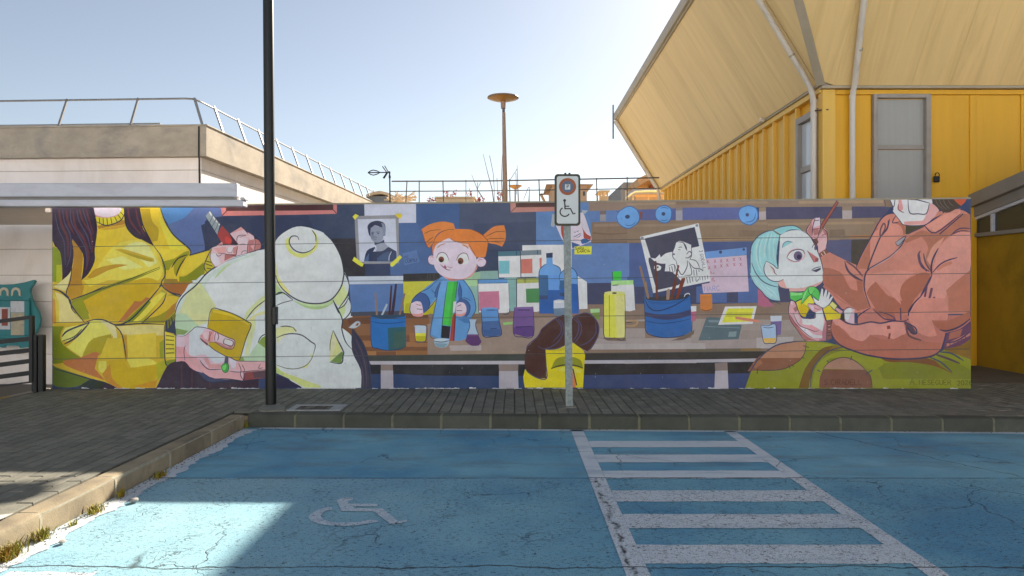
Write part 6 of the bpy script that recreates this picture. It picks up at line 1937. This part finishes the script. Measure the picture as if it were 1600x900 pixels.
# pink house behind the sign
YH = 55
H1 = thing('pink_house', 'narrow pale pink house behind the parking sign', 'house', (at(885, 315, YH).x, YH, 0))
p, q = at(863, 289, YH), at(917, 320, YH); obj('wall', MB().box(p.x, q.x, YH, YH + 6, 3, p.z), M['house_pink'], H1)
rf = MB(); pk = at(889, 282, YH); rf.hexa([(p.x - .5, YH - .4, p.z + .01), (q.x + .5, YH - .4, p.z + .01), (q.x + .5, YH + 6.4, p.z + .01), (p.x - .5, YH + 6.4, p.z + .01), (pk.x - .8, YH + 3, pk.z), (pk.x + .8, YH + 3, pk.z), (pk.x + .8, YH + 3.2, pk.z), (pk.x - .8, YH + 3.2, pk.z)])
obj('roof', rf, M['roof_tile'], H1)
for u in (866.5, 911): a = at(u, 299, YH); b = at(u + 3, 306, YH); obj('window', MB().cbox(a.x, b.x, YH - .06, YH + .1, b.z, a.z, .03), M['dark_glass'], H1)
LG = thing('leaning_post', 'short tilted wooden post on the terrace left of the sign', 'post', (at(849, 314, 17).x, 17, 3.2))
obj('post', MB().tube([at(852, 317, 17), at(845.5, 304, 17)], .035, 8), M['wood'], LG); obj('cap', MB().tube([at(845.5, 304.5, 17), at(845, 302.8, 17)], .05, 8), M['dark_rail'], LG)
obj('twig', MB().tube([at(848, 304, 17), at(858, 297, 17), at(862, 291, 17)], .012, 5), M['bark'], LG)
# wooden play tower
YT = 26
WT = thing('play_tower', 'small open wooden play tower with a flat roof', 'play tower', (at(944, 312, YT).x, YT, 3.2))
def wt(u, v, d=0): return at(880 + u / 10, 240 + v / 10, YT + d)
for u in (575, 620, 690):
    for d in (0, .8): p, q = wt(u - 10, 600), wt(u + 14, 720); obj('post', MB().box(p.x, q.x, YT + d, YT + d + .07, 3.2, p.z), M['pale_wood'], WT)
p, q = wt(545, 580), wt(725, 600); obj('roof', MB().cbox(p.x, q.x, YT - .15, YT + 1.05, q.z, p.z, .01), M['pale_wood'], WT)
p, q = wt(575, 662), wt(700, 720); obj('side_board', MB().box(p.x, q.x, YT + .01, YT + .04, 3.2, p.z), M['pale_wood'], WT)
# tube slide, grey annex and tan house to the right
YD = 30
def hp(u, v, Y): return at(880 + u / 10, 240 + v / 10, Y)
TS = thing('tube_slide', 'shiny steel tube slide in front of the tan house', 'slide', (at(1010, 312, YD).x, YD, 3.2))
obj('tube', MB().tube([hp(980, 690, YD), hp(1040, 640, YD), hp(1120, 595, YD), hp(1300, 585, YD), hp(1560, 585, YD)], [.08, .10, .12, .125, .125], 16), M['steel'], TS, True)
for u in (1090, 1330): a = hp(u, 640, YD); obj('leg', MB().tube([(a.x, YD, 3.2), a], .03, 8), M['pale_wood'], TS)
a, b = hp(1100, 655, YD), hp(1560, 655, YD); obj('deck_beam', MB().box(a.x, b.x, YD - .25, YD - .2, a.z - .1, a.z), M['wood'], TS)
for i in range(7):
    a = hp(1130 + i * 55, 680, YD - .9); obj('rail_board', MB().box(a.x, a.x + .9, YD - .9, YD - .85, 3.2, 3.2 + rr.uniform(.3, .75)), M['wood'] if i % 2 else M['house_pink'], TS)
H2 = thing('grey_annex', 'slate grey flat-roofed annex left of the tan house', 'house', (at(985, 312, 45).x, 45, 0))
p, q = hp(945, 448, 45), hp(1250, 720, 45); obj('wall', MB().box(p.x, q.x, 45, 51, 3, p.z), M['house_grey'], H2)
rf = MB(); p2 = hp(900, 490, 45); rf.hexa([(p2.x, 44.9, 3), (p.x + .02, 44.9, 3), (p.x + .02, 51, 3), (p2.x, 51, 3), (p2.x, 44.9, p2.z), (p.x + .02, 44.9, p.z + .02), (p.x + .02, 51, p.z + .02), (p2.x, 51, p2.z)]); obj('side_wall', rf, M['house_grey'], H2)
p, q = hp(955, 575, 45), hp(1110, 720, 45); obj('shutter_door', MB().box(p.x, q.x, 44.86, 44.99, 3, p.z), M['cream'], H2)
H3 = thing('tan_house', 'tan gabled house with a brown roof under the yellow building eave', 'house', (at(1025, 312, 40).x, 40, 0))
p, q = hp(1140, 520, 40), hp(1700, 720, 40); obj('wall', MB().box(p.x, q.x, 40, 43, 3, p.z), M['house_tan'], H3)
g1, g2, g3 = hp(1140, 505, 40), hp(1340, 385, 40), hp(1700, 505, 40)
obj('gable', MB().slab([hp(1150, 521, 40), hp(1700, 521, 40), hp(1650, 440, 40), hp(1340, 395, 40)], (0, 1, 0), 3), M['house_tan'], H3)
obj('roof', MB().bar(hp(1090, 510, 39.8), hp(1345, 383, 39.8), 3.6, .35), M['roof_tile'], H3)
obj('roof', MB().bar(hp(1340, 383, 39.8), hp(1720, 395, 39.8), 3.6, .35), M['roof_tile'], H3)
a = hp(1340, 500, 39.9); b = hp(1470, 540, 39.9); obj('awning', MB().box(a.x, b.x, 39.5, 39.95, b.z, a.z), M['brick_red'], H3)
for i in range(9): a = hp(1165 + i * 34, 470, 39.95); obj('board_joint', MB().box(a.x, a.x + .06, 39.93, 39.99, hp(0, 520, 40).z, a.z), M['wood'], H3)

# ------------------------------------------------------------------ weeds and little stones along the left kerb
def weed(label, px, py, n_, h, sp, z=.004):
    c0 = gp(px, py, z); mb = MB()
    for i in range(n_):
        b = Vector((c0.x + rr.gauss(0, sp * .45), c0.y + rr.gauss(0, sp), z)); b.x = max(b.x, -2.965)
        a = rr.uniform(0, 6.28); hh = h * rr.uniform(.45, 1.1); l = Vector((math.cos(a), math.sin(a), 0)) * hh * rr.uniform(.25, .9); w_ = Vector((-math.sin(a), math.cos(a), 0)) * rr.uniform(.002, .0045)
        m1, t1 = b + l * .5 + Vector((0, 0, hh * .7)), b + l + Vector((0, 0, hh))
        mb.add([b - w_, b + w_, m1 + w_, m1 - w_, t1], [(0, 1, 2, 3), (3, 2, 4)])
    return tag(obj('weed', mb, M['weed']), label, 'weed', 'dry weeds along the kerb')
weed('bushiest yellow weed clump in the bottom left corner by the kerb', 14, 872, 190, .085, .045)
weed('rusty weed clump on the kerb just above the bottom left corner', 66, 843, 80, .075, .035)
weed('reddish weed clump beside the kerb joint in the sun', 150, 800, 90, .055, .05)
weed('short weed at the middle of the sunlit kerb stone', 190, 776, 50, .065, .022)
weed('dark weed tuft where the kerb leaves the sunlight', 250, 745, 90, .05, .035)
weed('dark weed tuft in the inner corner of the kerb', 386, 666, 80, .08, .06)
weed('tiny weed between the sunlit corner clump and the kerb joint', 112, 822, 20, .04, .02)
def pebble(label, px, py, r_):
    c0 = gp(px, py, .02); mb = MB(); n_ = 9
    prof = [(r_ * .6, -r_ * .45), (r_, -r_ * .1), (r_ * .8, r_ * .3), (r_ * .3, r_ * .48)]
    mb.lathe(prof, (0, 0, 0), n_); mb.v = [(c0.x + x_ * rr.uniform(.85, 1.2), c0.y + y_ * rr.uniform(.85, 1.3), .006 + r_ * .45 + z_ * rr.uniform(.8, 1.1)) for x_, y_, z_ in mb.v]
    return tag(obj('stone', mb, M['stone'], None, True), label, 'stone', 'stones by the kerb')
pebble('larger flat white stone on the painted line by the kerb', 210, 781, .03)
pebble('smaller pale stone on the painted line near the corner weeds', 97, 845, .022)
# wisps of moss between the paver joints of the sunlit patch
# ------------------------------------------------------------------ unseen pale houses added behind the viewer to throw sunlight back onto the mural
for i, (x0, x1, h) in enumerate(((-30, -14.2, 7.0), (-14, 1.8, 8.0), (2, 16.8, 6.6), (17, 32, 7.6))):
    HB = thing('added_fill_house', ('added white house behind the viewer, far left', 'tallest added white house behind the viewer', 'lowest added white house behind the viewer', 'added white house behind the viewer, far right')[i], 'house', ((x0 + x1) / 2, -13, 0), 'unseen white houses added for bounce light')
    obj('wall', MB().box(x0, x1, -22, -13, -.2, h), M['bounce_render'], HB)
    for k in range(4):
        for z in (.9, 4.0):
            xx = x0 + 1.6 + k * (x1 - x0 - 3.2 - 1.2) / 3; obj('window', MB().cbox(xx, xx + 1.2, -13.05, -12.95, z, z + 1.5, .02), M['dark_glass'], HB)
    obj('roof', MB().cbox(x0 - .1, x1 + .1, -22.2, -12.8, h, h + .25, .03), M['roof_tile'], HB)
